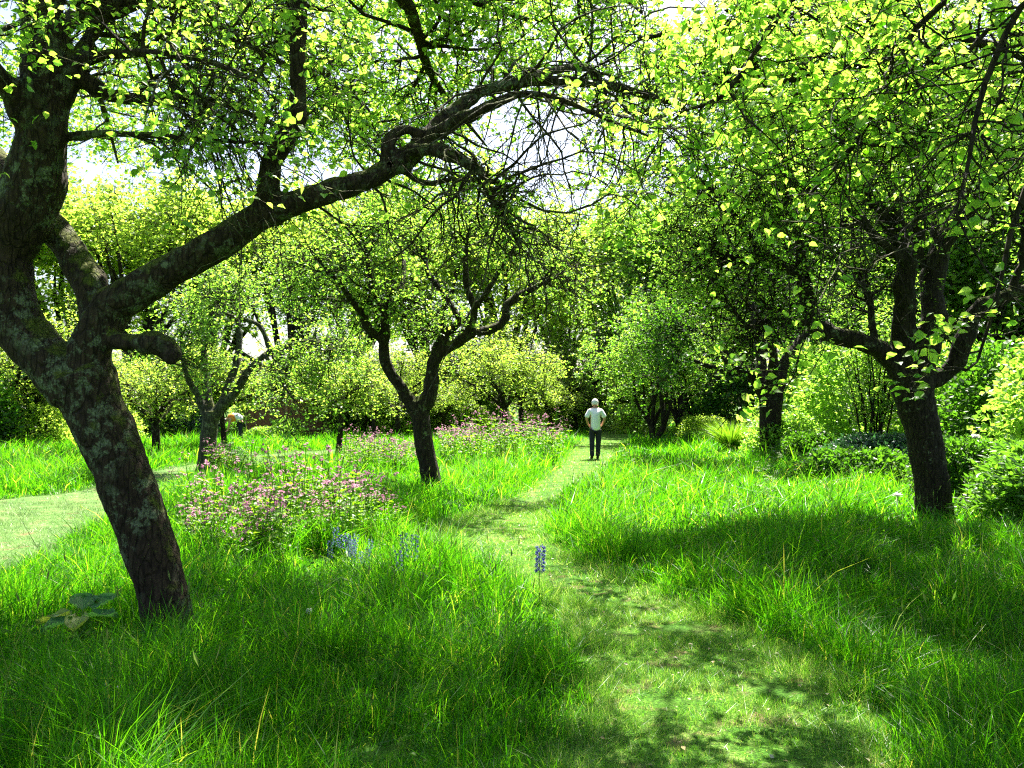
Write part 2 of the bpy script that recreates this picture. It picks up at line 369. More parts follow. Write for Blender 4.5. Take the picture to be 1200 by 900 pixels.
def fused_wood(name, limbs, voxel, mat, parent, amp, sc, close=None):
    """all the limbs (pts, rad, part) fused into one skin, then cut into trunk and limbs (children)"""
    B = Buf(); cut = []
    for p, r, part in limbs:
        thin = np.nonzero(r < voxel * 1.25)[0]; e = max(3, (thin[0] + 1) if len(thin) else len(r))
        V, g = tubes(p[None, :e], np.maximum(r[None, :e], voxel * 1.15), 12, caps=True); B.add(V, g); cut.append((p[:e], r[:e], part))
    limbs = cut
    me = B.mesh('tmp'); o = bpy.data.objects.new('tmp', me); C.objects.link(o)
    md = o.modifiers.new('r', 'REMESH'); md.mode = 'VOXEL'; md.voxel_size = voxel; md.use_smooth_shade = True
    ms = o.modifiers.new('s', 'SMOOTH'); ms.iterations = 3; ms.factor = .5
    dg = bpy.context.evaluated_depsgraph_get(); ev = o.evaluated_get(dg)
    m2 = bpy.data.meshes.new_from_object(ev); bpy.data.objects.remove(o); bpy.data.meshes.remove(me)
    displace(m2, amp, sc)
    n = len(m2.vertices); co = np.empty(n * 3, np.float32); m2.vertices.foreach_get('co', co); co = co.reshape(-1, 3)
    best = np.full(n, 1e9); lab = np.zeros(n, int)
    for p, r, part in limbs:
        q = smoothpath(np.hstack([p, r[:, None]]), len(p) * 3)
        for c in q:
            d = np.linalg.norm(co - c[:3], axis=1) - c[3] * (1.0 if part else 1.12)
            mk = d < best; best[mk] = d[mk]; lab[mk] = part
    nf = len(m2.polygons); fs = np.empty(len(m2.loops), np.int32); m2.loops.foreach_get('vertex_index', fs)
    tot = np.empty(nf, np.int32); m2.polygons.foreach_get('loop_total', tot)
    q = fs.reshape(-1, 4) if (tot == 4).all() else None
    if q is None:
        st = np.concatenate([[0], np.cumsum(tot)[:-1]]); q = np.stack([fs[st], fs[st + 1], fs[st + 2], fs[np.where(tot == 4, st + 3, st + 2)]], -1)
        q = q[tot == 4]
    fl = lab[q[:, 0]]
    made = {}
    for part in sorted(set(fl.tolist())):
        qq = q[fl == part]; u, inv = np.unique(qq.ravel(), return_inverse=True)
        if len(qq) < 12: continue
        par_ = {}
        def find(a):
            while par_.setdefault(a, a) != a: par_[a] = par_[par_[a]]; a = par_[a]
            return a
        for f in qq.tolist():
            a0_ = find(f[0])
            for b_ in f[1:]: par_[find(b_)] = a0_
        rt = np.array([find(f[0]) for f in qq.tolist()]); vals, cnt = np.unique(rt, return_counts=True)
        qq = qq[rt == vals[cnt.argmax()]]; u, inv = np.unique(qq.ravel(), return_inverse=True)
        made[part] = link('trunk' if part == 0 else 'limb', mkmesh(name, co[u], [inv.reshape(-1, 4)], True), mat, parent)
    bpy.data.meshes.remove(m2)
def tree_growth(limbs, n1, l1, n2, l2, n3, l3, leaf_n, leaf_sz, tmpl, drop=.15, up=.15, t0=.3, sides=(5, 4, 3), rmin=.0018, leafs_on2=True, thr=.055):
    """branches and leaves grown from the limbs; returns (twig V,groups list), leaf V,groups"""
    par = np.array([p for p, r, part in limbs if part]); pr = np.array([r for p, r, part in limbs if part])
    pr_ = np.minimum(pr, .06)
    t0s = np.array([max(t0, min(.9, (np.argmax(r < thr) if (r < thr).any() else len(r)) / (len(r) - 1))) for r in pr])
    b1, r1 = spawn(par, pr_, n1, l1, 9, 1.0, up, .28, t0, 1, .45, rmin * 2, .022, drop, t0s)
    b2, r2 = spawn(b1, r1, n2, l2, 6, .9, up * .6, .30, .15, 1, .6, rmin * 1.3, .012, drop)
    b3, r3 = spawn(b2, r2, n3, l3, 4, 1.1, .1, .35, .1, 1, .7, rmin, .006, drop)
    W = Buf()
    for p, r, part in limbs:                          # the thin outer runs of the limbs
        if part and (r < .05).any():
            e = max(0, int(np.argmax(r < .05)) - 1)
            if len(p) - e >= 2:
                V, g = tubes(p[None, e:], r[None, e:] * np.linspace(.93, 1, len(p) - e), 7); W.add(V, g)
    for b, r, s in ((b1, r1, sides[0]), (b2, r2, sides[1]), (b3, r3, sides[2])):
        V, g = tubes(b, r, s); W.add(V, g)
    Lf = Buf()
    V, g = leaves_on(b3, leaf_n, leaf_sz, tmpl); Lf.add(V, g)
    if leafs_on2:
        V, g = leaves_on(b2, leaf_n, leaf_sz, tmpl); Lf.add(V, g)
    return W, Lf

def grow_all(L, grow, sparse, bare, twiggy=(), dense=()):
    full = [l for l in L if l[2] and l[2] not in sparse and l[2] not in bare and l[2] not in dense]
    W, Lf = tree_growth(full, **grow)
    dn = [l for l in L if l[2] in dense]
    if dn:
        g2 = dict(grow); g2.update(n1=int(grow['n1'] * 1.35), leaf_n=grow['leaf_n'] + 2, t0=.25, drop=.08)
        W2, L2 = tree_growth(dn, **g2)
        W.add(np.concatenate(W2.V), W2.F); Lf.add(np.concatenate(L2.V), L2.F)
    sp = [l for l in L if l[2] in sparse]
    if sp:
        g2 = dict(grow); g2.update(n1=9, l1=(.12, .4), n2=3, l2=(.06, .2), n3=2, l3=(.04, .1), leaf_n=2, t0=.5)
        W2, L2 = tree_growth(sp, **g2)
        W.add(np.concatenate(W2.V), W2.F); Lf.add(np.concatenate(L2.V), L2.F)
    tw = [l for l in L if l[2] in twiggy]
    if tw:
        par = np.array([p for p, r, k in tw]); pr = np.minimum(np.array([r for p, r, k in tw]), .04)
        b1, r1 = spawn(par, pr, 22, (.5, 1.5), 10, 1, -.05, .26, .4, 1, .4, .003, .012, .18)
        b2, r2 = spawn(b1, r1, 7, (.2, .6), 6, 1, -.05, .34, .1, 1, .6, .002, .008, .1)
        for b, r, sd in ((b1, r1, 5), (b2, r2, 4)):
            V, g = tubes(b, r, sd); W.add(V, g)
    return W, Lf
def traced_tree(name, label, group, trunk, limbs_px, voxel, mats, amp, sc, extra=(), sparse=(), bare=(), twiggy=(), dense=(), **grow):
    trunk = slim(trunk, WS); limbs_px = [slim(c, WS) for c in limbs_px]
    root_d = trunk[0][2]; bx, by = trunk[0][:2]
    x, y, z = P(bx, by, root_d)
    root = empty(name, (x, y, 0), label=label, cat='apple tree', group=group)
    off = np.array([x, y, 0])
    L = []
    tp, tr = limb3(trunk, 16)
    tp = np.vstack([[tp[0] * [1, 1, 0] - [0, 0, .12]], tp]); tr = np.concatenate([[tr[0] * 1.55], tr]); tr[1] *= 1.25; tr[2] *= 1.06
    L.append((tp - off, tr, 0))
    for k, c in enumerate(limbs_px):
        p, r = limb3(c, 14); p, r = jitter(p, r, .5, 2); L.append((p - off, r, k + 1))
    for c in extra:                                   # limbs given in world coordinates
        a = smoothpath(c, 14); L.append((a[:, :3] - off, np.maximum(a[:, 3], .006), len(L)))
    fused_wood(name, L, voxel, mats[0], root, amp, sc)
    W, Lf = grow_all(L, grow, sparse, bare, twiggy, dense)
    link('twigs', W.mesh(name + '_twigs'), mats[0], root)
    link('crown', Lf.mesh(name + '_crown'), mats[1], root)
    return root

ORCH = 'old apple trees of the orchard'
D = 5.4
hero_trunk = [(203, 752, D, 68), (192, 700, D, 70), (168, 620, D, 75), (140, 545, D, 78), (112, 480, D, 82), (96, 440, D, 92)]
hero_limbs = [
 [(90, 460, D, 74), (50, 415, D, 82), (14, 360, D, 80), (2, 300, D, 86), (18, 235, D, 92), (58, 175, D, 84), (76, 110, D, 66), (64, 40, D, 60), (48, -30, 5.5, 54), (60, -130, 5.7, 40), (120, -230, 6, 22)],
 [(104, 460, D, 70), (104, 410, D, 68), (128, 368, D, 66), (185, 330, D, 54), (250, 298, D, 50), (285, 262, D, 48), (320, 240, 5.4, 42), (400, 212, 5.5, 38), (455, 188, 5.6, 38), (498, 160, 5.7, 32), (535, 122, 5.8, 24), (570, 98, 5.9, 20), (640, 92, 6.0, 17), (720, 100, 6.2, 13), (800, 125, 6.4, 7)],
 [(305, 250, D, 36), (322, 200, 5.35, 31), (345, 145, 5.3, 29), (352, 95, 5.25, 27), (350, 30, 5.2, 27), (346, -40, 5.2, 24), (370, -130, 5.4, 16), (440, -200, 5.8, 8)],
 [(122, 385, 5.45, 58), (100, 325, 5.55, 52), (75, 280, 5.7, 48), (40, 235, 5.9, 40), (0, 190, 6.2, 34), (-60, 140, 6.6, 22), (-120, 90, 7.2, 10)],
 [(128, 400, 5.35, 24), (158, 396, 5.25, 26), (182, 404, 5.15, 34), (196, 418, 5.12, 28), (202, 426, 5.1, 14)],
 [(75, 118, D, 26), (95, 60, 5.5, 22), (112, 30, 5.7, 20), (150, 5, 6, 17), (230, 8, 6.4, 12), (330, 42, 6.9, 7)],
 [(66, 92, D, 18), (98, 78, D, 16), (130, 62, 5.3, 14), (180, 62, 5.2, 12), (240, 70, 5.1, 9), (300, 95, 5.0, 6)],
 [(66, 80, D, 26), (100, 95, D, 24), (135, 112, 5.5, 20), (175, 118, 5.6, 17), (210, 108, 5.7, 14), (260, 118, 5.9, 9), (330, 150, 6.2, 5)],
 [(58, 165, D, 16), (90, 160, D, 13), (130, 153, 5.3, 10), (200, 158, 5.2, 9), (255, 163, 5.1, 7), (312, 168, 5.0, 4)],
 [(50, 165, D, 34), (25, 140, 5.3, 28), (8, 100, 5.2, 26), (-20, 50, 5.0, 20), (-60, -20, 4.8, 14)],
 [(478, 176, 5.6, 20), (520, 178, 5.5, 19), (556, 200, 5.4, 15), (580, 235, 5.3, 10), (610, 290, 5.2, 4)],
 [(460, 192, 5.6, 9), (500, 214, 5.8, 8), (550, 210, 6.0, 6), (600, 240, 6.2, 3)],
 [(505, 158, 5.7, 24), (545, 142, 5.5, 17), (590, 115, 5.3, 13), (640, 112, 5.0, 8), (700, 135, 4.8, 6), (760, 160, 4.6, 3)],
 [(450, 192, 5.6, 16), (458, 162, 5.6, 18), (480, 150, 5.65, 16), (498, 162, 5.7, 12)],
 [(235, 8, 6.4, 9), (280, 45, 6.2, 8), (310, 65, 6.0, 7), (300, 95, 5.9, 4)],
]
def wl(*rows): return [tuple(r) for r in rows]
# high limbs, leaving the frame at the top, added to shade the grass in front
hero_extra = [
 wl((-2.9, 5.5, 4.3, .11), (-2.0, 6.2, 5.0, .08), (-1.0, 7.2, 5.4, .05), (0.2, 8.2, 5.5, .02)),
 wl((-1.4, 5.2, 4.6, .09), (-0.6, 5.6, 5.1, .07), (0.3, 6.4, 5.3, .04), (1.2, 7.4, 5.2, .015)),
 wl((-2.9, 5.4, 4.6, .10), (-3.2, 4.4, 5.2, .07), (-3.3, 3.2, 5.4, .04), (-3.0, 2.2, 5.2, .015)),
 wl((-2.9, 5.6, 4.6, .09), (-4.2, 6.0, 5.2, .07), (-5.4, 6.6, 5.4, .03), (-6.3, 7.0, 5.2, .012)),
 wl((-2.8, 5.6, 4.6, .09), (-2.8, 7.0, 5.0, .06), (-2.4, 8.6, 5.2, .03), (-1.6, 9.6, 5.0, .012)),
 wl((-1.2, 5.6, 4.7, .08), (-0.9, 6.8, 5.0, .06), (-0.8, 8.2, 4.9, .04), (-0.3, 9.4, 4.6, .012)),
 wl((-1.4, 5.5, 4.6, .08), (-1.9, 7.0, 4.7, .06), (-1.7, 8.4, 4.6, .03), (-1.3, 9.4, 4.4, .012)),
 wl((-2.9, 5.6, 4.4, .08), (-3.8, 6.8, 4.7, .06), (-4.2, 8.2, 4.7, .03), (-4.6, 9.4, 4.4, .012)),
 wl((-2.6, 5.5, 4.6, .09), (-2.0, 6.9, 5.8, .06), (-1.0, 8.8, 6.5, .04), (0.4, 10.4, 6.4, .012)),
 wl((-2.6, 5.5, 4.8, .09), (-2.4, 7.2, 6.0, .06), (-2.0, 9.0, 6.6, .04), (-1.2, 10.8, 6.4, .012)),
 wl((-1.4, 5.4, 4.8, .07), (-0.6, 6.8, 5.8, .05), (0.2, 8.2, 6.3, .03), (1.3, 9.4, 6.3, .012)),
 wl((-2.8, 5.5, 4.8, .07), (-3.4, 6.9, 6.0, .05), (-3.5, 8.4, 6.4, .03), (-3.0, 9.8, 6.3, .012)),
 wl((0.1, 5.9, 4.0, .03), (0.7, 7.0, 4.5, .03), (1.0, 8.4, 4.6, .02), (1.2, 9.4, 4.4, .01)),
]
WS = 1.0
def slim(c, f): return [(a, b_, d_, w_ * f) for a, b_, d_, w_ in c]
hero_trunk = slim(hero_trunk, .81); hero_limbs = [slim(c, .76 if k < 4 else .86) for k, c in enumerate(hero_limbs)]
traced_tree('apple_tree', 'nearest old apple tree with thick leaning lichen covered trunk and long mossy limb', ORCH, hero_trunk, hero_limbs, .022,
    (M['bark_hero'], M['leaf_near']), .014, 7, extra=hero_extra, bare=(5, 14), sparse=(2, 3, 8, 9, 11, 12, 13), dense=(16, 20, 21, 22, 23, 24, 25, 26, 27, 28), twiggy=(2, 6, 8, 9, 11, 12, 13), n1=12, l1=(.6, 1.6), n2=9, l2=(.25, .7), n3=5, l3=(.08, .25), leaf_n=3, leaf_sz=(.022, .066), tmpl=LEAF8, t0=.35, drop=.22)

D = 14.3
WS = .92
traced_tree('apple_tree', 'slim dark apple tree forking in a wide V beside the middle of the mown path', ORCH,
 [(508, 578, D, 28), (503, 550, D, 25), (497, 520, D, 24), (493, 492, D, 24), (490, 470, D, 25)],
 [[(488, 482, D, 19), (474, 462, D, 17), (456, 430, D, 15), (452, 395, 14.2, 13), (449, 355, 14, 11)],
  [(450, 402, 14.2, 12), (432, 380, 14, 11), (415, 355, 13.7, 9), (395, 330, 13.3, 6), (370, 300, 13, 3)],
  [(492, 482, D, 21), (503, 455, D, 19), (512, 425, D, 16), (517, 405, D, 15), (517, 388, D, 14)],
  [(517, 412, D, 14), (530, 405, D, 14), (545, 394, D, 14), (565, 388, 14.4, 13), (590, 381, 14.5, 12), (596, 358, 14.6, 11), (625, 337, 14.8, 9), (655, 322, 15, 5)],
  [(546, 394, D, 11), (556, 362, 14.1, 10), (548, 335, 14, 9), (546, 290, 13.9, 6), (560, 250, 13.8, 3)],
  [(518, 392, D, 11), (538, 376, 14.4, 9), (524, 350, 14.6, 8), (503, 322, 14.8, 7), (495, 290, 15, 5), (480, 240, 15.2, 3)],
  [(449, 358, 14, 9), (436, 335, 13.8, 8), (430, 300, 13.6, 6), (415, 262, 13.4, 3)],
  [(450, 380, 14.2, 8), (470, 340, 15, 7), (470, 290, 15.8, 5), (440, 240, 16.5, 3)],
  [(556, 362, 14.1, 8), (585, 320, 13.4, 6), (610, 275, 12.9, 4)],
  [(415, 355, 13.7, 6), (385, 350, 14.2, 5), (350, 350, 14.6, 3)],
 ], .03, (M['bark_dark'], M['leaf_mid']), .014, 5,
 n1=12, l1=(.5, 1.4), n2=9, l2=(.25, .7), n3=5, l3=(.1, .3), leaf_n=3, thr=.04, leaf_sz=(.035, .08), tmpl=LEAF4, t0=.5, rmin=.003, drop=.15)

D = 11.4
WS = .86
traced_tree('apple_tree', 'stout upright apple tree with pale lichen spots and mossy limbs beside the shrub border', ORCH,
 [(1095, 607, D, 48), (1092, 570, D, 46), (1086, 530, D, 46), (1078, 490, D, 48), (1070, 460, D, 52), (1068, 440, D, 54)],
 [[(1062, 450, D, 34), (1040, 418, D, 30), (1005, 402, D, 26), (968, 390, D, 27), (952, 362, D, 24), (944, 328, D, 22), (938, 305, D, 16), (934, 265, 11.3, 11), (915, 215, 11.2, 7), (925, 150, 11, 4)],
  [(942, 322, D, 17), (915, 312, D, 14), (890, 296, 11.3, 14), (868, 305, 11.2, 12), (845, 300, 11.1, 9), (815, 285, 11, 5)],
  [(955, 380, D, 12), (925, 375, D, 10), (900, 372, 11.2, 8), (878, 384, 11.1, 7), (850, 350, 11, 3)],
  [(1064, 450, D, 38), (1066, 405, D, 32), (1064, 350, 11.3, 27), (1062, 305, 11.2, 22), (1050, 250, 11, 14), (1040, 180, 10.8, 9), (1060, 100, 10.6, 5)],
  [(1076, 450, D, 36), (1082, 400, D, 34), (1088, 345, 11.5, 31), (1102, 290, 11.6, 25), (1128, 245, 11.8, 17), (1150, 190, 12, 10), (1150, 120, 12.2, 6)],
  [(1082, 448, D, 28), (1110, 436, D, 26), (1125, 400, 11.3, 26), (1145, 365, 11.2, 23), (1185, 346, 11.1, 18), (1240, 320, 11, 10), (1290, 270, 10.9, 5)],
  [(1024, 408, D, 12), (1022, 370, 11.5, 11), (1012, 335, 11.6, 9), (1000, 305, 11.7, 7), (1000, 250, 11.8, 4)],
  [(1064, 310, 11.2, 14), (1020, 270, 10.8, 11), (980, 225, 10.4, 8), (960, 160, 10, 4)],
  [(1100, 292, 11.6, 15), (1085, 230, 12.2, 11), (1060, 160, 12.8, 7), (1020, 100, 13.2, 4)],
  [(1185, 346, 11.1, 12), (1200, 260, 11, 9), (1190, 170, 10.8, 5)],
  [(890, 296, 11.2, 9), (860, 250, 11, 7), (820, 210, 10.8, 5), (780, 190, 10.6, 3)],
 ], .03, (M['bark_dark'], M['leaf_mid']), .02, 5, twiggy=(1, 2, 3, 9, 11), dense=(12, 13, 14, 15, 16),
 extra=[wl((5.65, 11.3, 3.4, .10), (4.4, 10.8, 5.2, .06), (3.6, 10.3, 6.1, .03), (2.6, 9.8, 6.4, .012)),  # high limbs added to the crown to shade the meadow in front
        wl((5.65, 11.3, 3.6, .10), (5.4, 10.4, 5.3, .06), (5.0, 9.8, 6.2, .03), (4.2, 9.0, 6.5, .012)),
        wl((5.8, 11.3, 3.5, .10), (6.8, 10.6, 5.1, .06), (7.4, 10.0, 5.9, .03), (8.0, 9.2, 6.2, .012)),
        wl((5.75, 11.5, 3.6, .10), (5.6, 12.2, 5.2, .06), (4.8, 13.0, 6.2, .03), (3.8, 13.4, 6.5, .012)),
        wl((5.6, 11.4, 3.6, .10), (4.7, 11.6, 5.2, .06), (3.6, 11.8, 6.0, .03), (2.2, 11.8, 6.3, .012))],
 n1=15, l1=(.6, 1.6), n2=10, l2=(.3, .7), n3=5, l3=(.1, .3), leaf_n=3, leaf_sz=(.04, .065), tmpl=LEAF4, t0=.25, rmin=.0025, drop=.15)

D = 22.0
WS = .95
traced_tree('apple_tree', 'apple tree with thick straight dark trunk and low shady crown beside the pale tussock', ORCH,
 [(901, 542, D, 28), (902, 515, D, 26), (903, 485, D, 27), (903, 458, D, 30)],
 [[(900, 468, D, 20), (885, 443, D, 16), (865, 430, 21.6, 13), (840, 405, 21, 9), (800, 380, 20.5, 4)],
  [(906, 468, D, 18), (920, 430, D, 14), (935, 400, 22.3, 10), (965, 370, 22.6, 5)],
  [(903, 465, D, 18), (890, 415, 22.4, 13), (880, 360, 22.8, 9), (860, 310, 23, 5)],
  [(903, 465, D, 16), (905, 420, 21, 12), (900, 380, 20, 8), (905, 330, 19.5, 4)],
  [(865, 430, 21.6, 9), (830, 430, 21.8, 7), (780, 400, 22.5, 4)],
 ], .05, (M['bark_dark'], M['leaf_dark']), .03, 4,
 n1=16, l1=(.8, 2.2), n2=9, l2=(.4, .9), n3=4, l3=(.15, .4), leaf_n=4, leaf_sz=(.07, .11), tmpl=LEAF4, t0=.3, rmin=.004, drop=.1)

D = 19.0
WS = .9
traced_tree('apple_tree', 'grey green trunked apple tree with campion at its foot behind the nearest leaning tree', ORCH,
 [(241, 553, D, 24), (243, 530, D, 22), (245, 505, D, 21), (248, 482, D, 22)],
 [[(252, 488, D, 13), (268, 462, D, 11), (290, 436, D, 10), (318, 413, 18.9, 8), (345, 404, 18.8, 9), (395, 398, 18.6, 4)],
  [(244, 488, D, 13), (232, 465, D, 10), (222, 448, 18.8, 8), (214, 425, 18.6, 6), (212, 385, 18.4, 4)],
  [(254, 486, D, 13), (266, 455, 19.2, 11), (275, 425, 19.4, 9), (280, 395, 19.6, 8), (270, 350, 19.8, 4)],
  [(247, 486, D, 12), (244, 450, 19.4, 10), (238, 415, 19.8, 8), (250, 370, 20, 5), (240, 330, 20.2, 3)],
  [(318, 413, 18.9, 7), (300, 380, 18.6, 6), (262, 365, 18.4, 5), (255, 345, 18.2, 4), (280, 340, 18, 3)],
  [(310, 415, 18.9, 6), (325, 440, 18.4, 4), (345, 470, 18, 3)],
 ], .03, (M['bark_grey'], M['leaf_mid']), .010, 5,
 n1=14, l1=(.6, 1.7), n2=9, l2=(.3, .8), n3=4, l3=(.12, .35), leaf_n=3, leaf_sz=(.06, .09), tmpl=LEAF4, t0=.3, rmin=.0035, drop=.2)

# overhead tree whose trunk stands outside the frame on the right
oh_root_xy = (5.6, 4.6)
def world_tree(label, xy, trunk, limbs, mats, grow, voxel=.03, group=ORCH, sparse=(), bare=(), twiggy=(), dense=()):
    root = empty('apple_tree', (xy[0], xy[1], 0), label=label, cat='apple tree', group=group)
    off = np.array([xy[0], xy[1], 0]); L = []
    a = smoothpath(trunk, 12); L.append((a[:, :3] - off, a[:, 3], 0))
    for c in limbs:
        a = smoothpath(c, 14); L.append((a[:, :3] - off, np.maximum(a[:, 3], .006), len(L)))
    fused_wood('apple_tree', L, voxel, mats[0], root, .015, 6)
    W, Lf = grow_all(L, grow, sparse, bare, twiggy, dense)
    link('twigs', W.mesh('tree_twigs'), mats[0], root); link('crown', Lf.mesh('tree_crown'), mats[1], root)
    return root
def px(c): 
    out = []
    for a, b_, d, wpx in c: out.append((*P(a, b_, d), wpx / 2 / FOC * d))
    return out
def rows(c): return c
top = (5.3, 4.5, 2.3)
world_tree('apple tree outside the right edge whose leafy branches hang over the path', oh_root_xy,
 [(5.7, 4.6, -.1, .26), (5.65, 4.6, .5, .2), (5.5, 4.5, 1.4, .19), (5.3, 4.5, 2.3, .21)],
 [[(*top, .15), (4.4, 4.4, 3.1, .1), (3.4, 4.4, 3.7, .06)] + px([(1150, -20, 4.4, 10), (1060, 50, 4.5, 8), (1030, 120, 4.6, 7), (1000, 172, 4.6, 6), (948, 228, 4.6, 4)]),
  [(*top, .14), (4.6, 3.9, 2.9, .09), (3.6, 3.7, 3.5, .05)] + px([(1240, -10, 3.6, 10), (1190, 20, 3.7, 8), (1150, 110, 3.7, 7), (1135, 190, 3.7, 5), (1120, 250, 3.7, 3)]),
  [(*top, .13), (4.6, 4.2, 2.6, .07), (3.6, 4.1, 2.9, .035)] + px([(1260, 130, 4.0, 8), (1195, 240, 4.0, 7), (1170, 340, 4.0, 5), (1143, 428, 4.0, 3), (1118, 430, 4.0, 2)]),
  [(*top, .15), (4.5, 5.2, 3.4, .1), (3.4, 5.8, 4.2, .035), (2.2, 6.2, 4.6, .025), (1.0, 6.4, 4.5, .02)],
  [(*top, .14), (4.6, 4.0, 3.6, .1), (3.4, 3.4, 4.4, .07), (2.2, 3.2, 4.7, .04), (1.0, 3.4, 4.5, .02)],
  [(*top, .14), (5.4, 5.8, 3.4, .09), (5.0, 7.2, 4.2, .06), (4.2, 8.4, 4.4, .03)],
  [(*top, .12), (6.4, 4.0, 3.4, .08), (7.4, 3.4, 4.2, .04), (8.2, 3.0, 4.4, .02)],
  [(*top, .14), (5.2, 5.8, 4.4, .08), (4.8, 7.4, 5.9, .04), (3.8, 9.0, 6.5, .012)],  # high limb added above the frame to shade the near path
  [(*top, .14), (4.6, 5.6, 3.6, .06), (3.4, 7.0, 4.6, .03), (2.0, 8.6, 4.9, .012)],
  [(*top, .14), (5.0, 6.2, 3.6, .08), (4.4, 8.2, 4.4, .035), (3.2, 9.8, 4.7, .012)],
  [(*top, .14), (4.4, 4.7, 3.6, .07), (3.2, 4.8, 4.4, .03)] + px([(960, -20, 5.2, 10), (900, 40, 5.2, 8), (850, 110, 5.2, 6), (800, 130, 5.2, 3)]),
  [(*top, .14), (4.2, 5.0, 3.2, .09)] + px([(1200, 20, 5.2, 9), (1100, 90, 5.4, 7), (1000, 75, 5.6, 6), (900, 100, 5.8, 6), (800, 80, 6.0, 3)]),
 ], (M['bark_dark'], M['leaf_near']),
 dict(n1=13, l1=(.4, 1.3), n2=9, l2=(.2, .6), n3=5, l3=(.08, .22), leaf_n=3, leaf_sz=(.028, .078), tmpl=LEAF8, t0=.35, drop=.12), sparse=(2, 3, 4), twiggy=(1, 2, 4, 8, 9), dense=(9, 10))

# ---- orchard and background trees from a few prototypes
def generic_tree(h, cr, th, tr, nl, n1, leaf_n, leaf_sz, mats, seed, l1=(1, 2), l2=(.4, 1), l3=(.15, .4), lean=.1, rise=1.0, n2=8, n3=4, stems=1):
    """a tree at the origin; returns (wood mesh parts)"""
    global rng
    old = rng; rng = np.random.default_rng(seed)
    L = []; tops = []
    for s in range(stems):
        a = rng.uniform(0, 2 * PI); sp = 0 if stems == 1 else .5
        tx, ty = np.cos(a) * (lean + sp) * th, np.sin(a) * (lean + sp) * th
        a0 = smoothpath([(0, 0, -.1, tr * 1.4), (tx * .1, ty * .1, th * .15, tr), (tx * .6, ty * .5, th * .6, tr * .85), (tx, ty, th, tr * .9)], 8)
        L.append((a0[:, :3], a0[:, 3], 0)); tops.append((tx, ty))
    for k in range(nl):
        tx, ty = tops[k % stems]
        a = 2 * PI * k / nl + rng.uniform(-.4, .4); q = rng.uniform(.5, 1)
        hz = th + (h - th) * rng.uniform(.25, .8) * rise
        ex, ey = np.cos(a) * cr * q * .75, np.sin(a) * cr * q * .75
        bx = rng.normal(size=2) * cr * .12
        c = smoothpath([(tx, ty, th * .92, tr * .6), (tx + ex * .3, ty + ey * .3, th + (hz - th) * .35, tr * .45),
                        (ex * .65 + bx[0], ey * .65 + bx[1], th + (hz - th) * .75, tr * .3), (ex, ey, hz, tr * .1)], 14)
        L.append((c[:, :3], c[:, 3], k + 1))
    W = Buf()
    V, g = tubes(np.array([L[0][0]]), np.array([L[0][1]]), 10); T = Buf(); T.add(V, g)
    for s in range(1, stems):
        V, g = tubes(np.array([L[s][0]]), np.array([L[s][1]]), 8); T.add(V, g)
    lp = np.array([p for p, r, k in L if k]); lr = np.array([r for p, r, k in L if k])
    V, g = tubes(lp, lr, 6); T.add(V, g)
    W, Lf = tree_growth(L, n1=n1, l1=l1, n2=n2, l2=l2, n3=n3, l3=l3, leaf_n=leaf_n, leaf_sz=leaf_sz, tmpl=LEAF4, drop=.1, up=.2, t0=.2, sides=(4, 3, 3), rmin=.005)
    rng = old
    return T.mesh('trunk', True), W.mesh('twigs'), Lf.mesh('crown'), mats
protos = {}
def proto(key, **k): protos[key] = generic_tree(**k)
proto('young', h=4.3, cr=2.2, th=1.5, tr=.11, nl=8, n1=8, leaf_n=3, leaf_sz=(.08, .13), mats=(M['bark_mid'], M['leaf_far']), seed=3, l1=(.6, 1.3), n2=6)
proto('bushy', h=4.0, cr=2.2, th=.35, tr=.1, nl=10, n1=9, leaf_n=3, leaf_sz=(.09, .15), mats=(M['bark_mid'], M['leaf_far']), seed=23, l1=(.6, 1.3), n2=6)
proto('apple', h=5.2, cr=3.0, th=1.5, tr=.17, nl=9, n1=11, leaf_n=3, leaf_sz=(.08, .13), mats=(M['bark_mid'], M['leaf_far']), seed=4, l1=(.8, 1.8), n2=7)
proto('applemid', h=5.4, cr=3.0, th=1.6, tr=.17, nl=9, n1=12, leaf_n=3, leaf_sz=(.07, .11), mats=(M['bark_dark'], M['leaf_mid']), seed=14, l1=(.8, 1.8), n2=8)
proto('darktree', h=6.5, cr=3.2, th=.8, tr=.16, nl=10, n1=14, leaf_n=4, leaf_sz=(.09, .14), mats=(M['bark_dark'], M['leaf_dark']), seed=5, l1=(1, 2.2), n2=8, stems=3)
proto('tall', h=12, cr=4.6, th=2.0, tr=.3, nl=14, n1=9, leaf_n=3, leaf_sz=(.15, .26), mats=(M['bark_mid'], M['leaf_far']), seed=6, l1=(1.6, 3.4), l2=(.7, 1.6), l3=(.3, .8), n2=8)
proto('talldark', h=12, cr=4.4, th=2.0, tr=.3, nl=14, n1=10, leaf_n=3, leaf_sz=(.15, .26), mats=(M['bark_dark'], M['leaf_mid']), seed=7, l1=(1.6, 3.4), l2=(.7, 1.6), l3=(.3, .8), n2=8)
def place(key, xy, sc, rz, label, cat='tree', group=None, name='tree', zs=1, mats=None):
    T, W, Lf, m = protos[key]; m = mats or m
    r = empty(name, (xy[0], xy[1], 0), rz, (sc, sc, sc * zs), label=label, cat=cat, group=group)
    link('trunk', T, m[0], r); link('twigs', W, m[0], r); link('crown', Lf, m[1], r)
    return r
def gx(px_, d): return ((px_ - 600) / FOC * d, d)
place('young', gx(397, 25), .85, .4, 'young tree with thin straight stem left of the dark forked apple tree', 'fruit tree', ORCH, 'fruit_tree')
place('apple', gx(588, 36), .95, 1.1, 'pale leafy young tree standing in the long campion bed', 'fruit tree', ORCH, 'fruit_tree')
